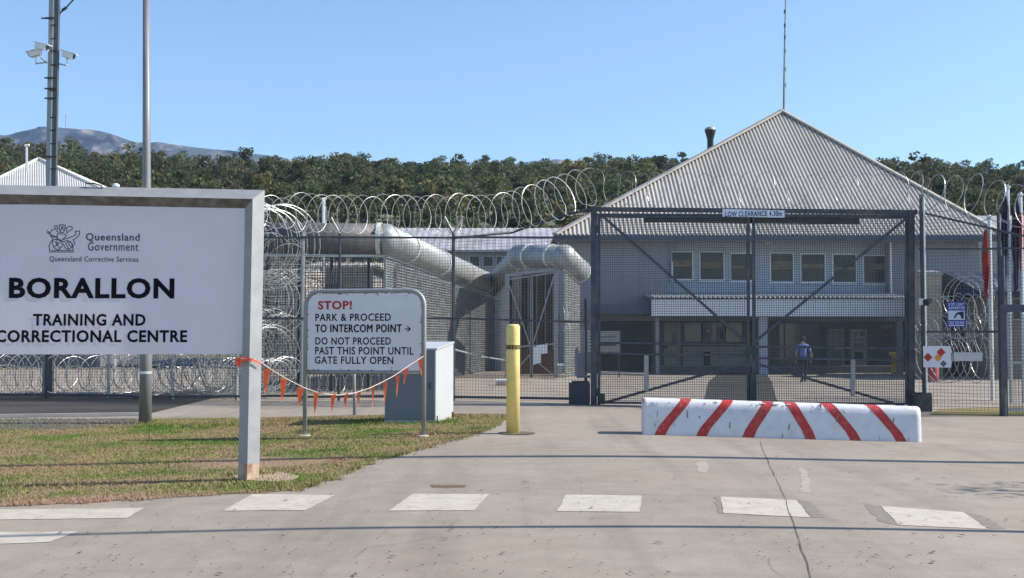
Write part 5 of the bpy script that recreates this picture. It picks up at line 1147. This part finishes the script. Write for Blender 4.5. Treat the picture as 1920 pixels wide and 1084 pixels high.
b = MB(); b.prism([pl_.hit(*p) + pl_.n * .0075 for p in ((1788, 596), (1793, 587), (1800, 584.5), (1807, 584), (1807, 598), (1803, 598), (1800, 590), (1795, 590), (1791, 597))], -pl_.n * .003); b.build('dark_shape', M('sign_ink', (.015, .015, .03)), pc)
b = MB(); b.prism([pl_.hit(*p) + pl_.n * .0035 for p in ((1778, 611), (1780, 609.6), (1808, 609.6), (1808, 611))], -pl_.n * .003); b.build('stripe', white_m, pn)
ts, pl_, pn = fsign('hazard_sign', 'white hazard sign with red and orange diamonds wired to the fence', 1731, 649, 1783, 689, white_p)
for nm, cx, cy, r_, m_ in (('diamond', 1740, 670, 8.5, diam_r), ('diamond', 1764.5, 660.5, 8.5, diam_r), ('diamond', 1758.5, 671, 7.5, diam_o), ('diamond', 1769, 682, 6.5, M('grey_diamond', (.12, .12, .16)))):
    b = MB(); b.prism([pl_.hit(cx + dx * r_, cy + dy * r_) + pl_.n * (.004 if m_ != diam_o else .0065) for dx, dy in ((-1, 0), (0, 1), (1, 0), (0, -1))], -pl_.n * .003); b.build(nm, m_, pn)
ts, pl_, pn = fsign('blank_sign', 'plain pale rectangular sign wired beside the hazard diamonds', 1788, 661, 1842, 677, M('faded_sign', (.6, .58, .6), .6), .06)
b = MB(); b.prism([pl_.hit(*p) + pl_.n * .004 for p in ((1792, 664), (1838, 664), (1838, 665), (1792, 665))], -pl_.n * .003); b.build('faded_line', M('faded_red', (.5, .42, .42)), pn)
# small personnel gate
t = thing('personnel_gate', 'narrow dark steel personnel gate frame beside the flag poles', 'gate', at(1900, 782, 23.9))
Y = 23.9
b = MB(); p = at(1879, 600, Y); b.beam((p.x, Y, -.4), (p.x, Y, at(1879, 572, Y).z), .13); b.build('gate_post', gate_m, t)
b = MB(); b.beam(at(1873, 578, Y), at(1990, 579, Y), .12, .16); b.build('lintel', gate_m, t)
b = MB(); b.beam(at(1886, 590, Y), at(1886, 770, Y), .05); b.beam(at(1886, 680, Y), at(1985, 681, Y), .05); b.beam(at(1886, 768, Y), at(1985, 769, Y), .05); lf_ = b.build('gate_leaf', galv, t)
a, c = at(1886, 600, Y), at(1985, 600, Y); b = MB(); b.wires((a.x, Y, 0), (c.x, Y, 0), at(1886, 590, Y).z, at(1886, 590, Y).z, -.05, -.05, .06, .075, .007); b.build('wire_mesh', wire_m, lf_)
b = MB(); p = at(1865, 600, Y + .3); b.tube([(p.x, Y - .1, -.3), (at(1880, 480, Y + .3).x, Y + .3, at(1880, 480, Y + .3).z)], .05, 8); b.build('raking_stay', gate_m, t)
# flag poles and flags
def drape(mb, top, bot, w, folds, seed, d=.05):
    q = random.Random(seed); n = 14; m_ = 18; o = len(mb.v); ph = q.uniform(0, 6)
    for i in range(m_ + 1):
        f_ = i / m_; c = top.lerp(bot, f_); ww = w * (.35 + .75 * math.sin(min(1, f_ * 1.25 + .12) * 2.6)) * (1 - .5 * max(0, f_ - .7) / .3)
        for k in range(n + 1):
            a = k / n; mb.v.append((c.x + (a - .5) * ww + .012 * math.sin(f_ * 9 + k), c.y + d * math.sin(a * folds * 6.28 + ph + f_ * 2), c.z - .05 * math.sin(a * 5)))
    for i in range(m_):
        for k in range(n): mb.face((o + i * (n + 1) + k, o + i * (n + 1) + k + 1, o + (i + 1) * (n + 1) + k + 1, o + (i + 1) * (n + 1) + k))
def flagpole(label, flabel, px, ytop, Y, fx0, fx1, fy0, fy1, mats, seed):
    p = at(px, ytop, Y); t = thing('flag_pole', label, 'flag pole', Vector((p.x, Y, zg(p.x))), 'flag poles behind the side fence')
    b = MB(); b.tube([(p.x, Y, -.4), p], .05, 10); b.build('pole', galvb, t); b = MB(); b.lathe(p.x, Y, [(.03, p.z), (.07, p.z + .04), (.07, p.z + .08), (.02, p.z + .13)], 10); b.build('finial', galvb, t)
    tf = thing('flag', flabel, 'flag', at((fx0 + fx1) / 2, fy1, Y - .08)); b = MB(); w = abs(at(fx1, 500, Y).x - at(fx0, 500, Y).x)
    top, bot = at((fx0 + fx1) / 2, fy0, Y - .06), at((fx0 + fx1) / 2 + 1, fy1, Y - .06); drape(b, top, bot, w, 2.5, seed); o = b.build('cloth', mats[0], tf, True); md = o.modifiers.new('thickness', 'SOLIDIFY'); md.thickness = .006
    if len(mats) > 1: b = MB(); drape(b, top.lerp(bot, .1) + Vector((.08, -.07, 0)), top.lerp(bot, .75) + Vector((.1, -.07, 0)), w * .35, 1.5, seed + 1, .03); o = b.build('cloth_fold', mats[1], tf, True); md = o.modifiers.new('thickness', 'SOLIDIFY'); md.thickness = .006
    return t
flagpole('pale flag pole carrying the limp red flag', 'limp red flag hanging straight down its pole', 1855, 412, 29.5, 1842, 1853, 430, 556, [flag_r], 2)
flagpole('flag pole carrying the dark navy flag nearest the red flag', 'limp navy flag with pale folds on the pole beside the red flag', 1889, 356, 28.5, 1876, 1890, 372, 520, [flag_b, M('pale_flag_cloth', (.5, .5, .52), .8)], 5)
flagpole('outermost flag pole by the frame edge beyond the personnel gate', 'dark navy and red flag drooping on the outermost pole', 1913, 370, 28.5, 1896, 1912, 385, 545, [flag_b, flag_r], 9)
# low walls and sheds behind that fence
low_building('tan_store', 'small tan block store behind the fence camera', 1738, 1766, 511, 700, 46, 2, tan_m, 508, M('tan_roofing', (.3, .28, .24)), [])
low_building('garden_wall_block', 'grey block building behind the razor wire and flag poles', 1852, 2040, 548, 705, 44, 6, M('grey_brown_wall', (.2, .17, .14), .85, 0, .25, 1), 512, M('blue_shed_roof', (.035, .045, .07), .7, 0, .1, 4, spec=.15), [(1900, 560, 1920, 600)])
low_building('far_shed', 'pale roofed shed beyond the end of the gatehouse roof', 1830, 2050, 432, 690, 92, 14, greyw_m, 405, M('grey_shed_roof', (.32, .3, .29), .6, 0, .15, 1), [])
t = thing('red_barrel', 'small faded red drum standing behind the hazard sign', 'drum', at(1749, 703, 41.5)); p = at(1749, 703, 41.5); b = MB(); z0 = zg(p.x); b.lathe(p.x, 41.5, [(.2, z0), (.21, z0 + .02), (.21, z0 + .6), (.2, z0 + .62)], 16); b.build('barrel_body', M('faded_red_drum', (.35, .05, .06), .6), t, True)
b = MB(); b.lathe(p.x, 41.5, [(.215, z0 + .3), (.225, z0 + .315), (.215, z0 + .33)], 16); b.build('hoop', M('faded_red_drum', (.35, .05, .06), .6), t)

# ------------------------------------------------------------------ two tall poles beyond the frame whose shadows cross the drive
for k, (gx, gy, h, r_) in enumerate(((8.6, 15.15, 13.5, .1), (6.3, 9.6, 10.5, .045))):
    t = thing('roadside_pole', ('taller' if k == 0 else 'shorter') + ' steel roadside pole standing outside the picture', 'pole', (gx, gy, zg(gx)), 'roadside poles')
    b = MB(); b.tube([(gx, gy, -.4), (gx, gy, h)], [r_ * 1.3, r_], 10); b.build('shaft', galv, t)
    b = MB(); b.lathe(gx, gy, [(r_ * 1.1, h), (r_ * 1.3, h + .03), (.01, h + .08)], 10); b.build('cap', galv, t)
t = thing('young_tree', 'thin young tree standing outside the picture by the roadside', 'tree', (9.7, 12.35, zg(10)))
b = MB(); b.tube([(9.7, 12.35, -.3), (9.7, 12.3, 1.6), (9.65, 12.35, 3.4)], [.05, .035, .015], 7); b.build('trunk', bark_m, t)
b = MB(); q = random.Random(4)
for k in range(260):
    c = q.choice(((9.65, 12.3, 3.5), (9.5, 11.9, 2.9), (9.9, 12.7, 3.1))); p = Vector(c) + Vector((q.gauss(0, .22), q.gauss(0, .2), q.gauss(0, .2))); u = Vector((q.gauss(0, 1), q.gauss(0, 1), q.gauss(0, 1))).normalized(); w = u.orthogonal().normalized(); o = len(b.v)
    b.v += [tuple(p - u * .08), tuple(p + w * .025), tuple(p + u * .08), tuple(p - w * .025)]; b.face((o, o + 1, o + 2, o + 3))
b.build('crown', M('gum_leaf', (.06, .08, .03), .6), t)

# ------------------------------------------------------------------ air
hz = MB(); hz.box(-5200, -70, -1.2, 5200, 3460, 760)
o = hz.build('haze', bpy.data.materials.new('haze_air')); tag(o, kind='stuff'); m = o.data.materials[0]; m.use_nodes = True; nt = m.node_tree; nt.nodes.remove(nt.nodes['Principled BSDF'])
pv = nt.nodes.new('ShaderNodeVolumePrincipled'); pv.inputs['Density'].default_value = 1.05e-4; pv.inputs['Color'].default_value = (.5, .68, 1, 1); pv.inputs['Anisotropy'].default_value = 0.2
nt.links.new(pv.outputs[0], nt.nodes['Material Output'].inputs['Volume'])
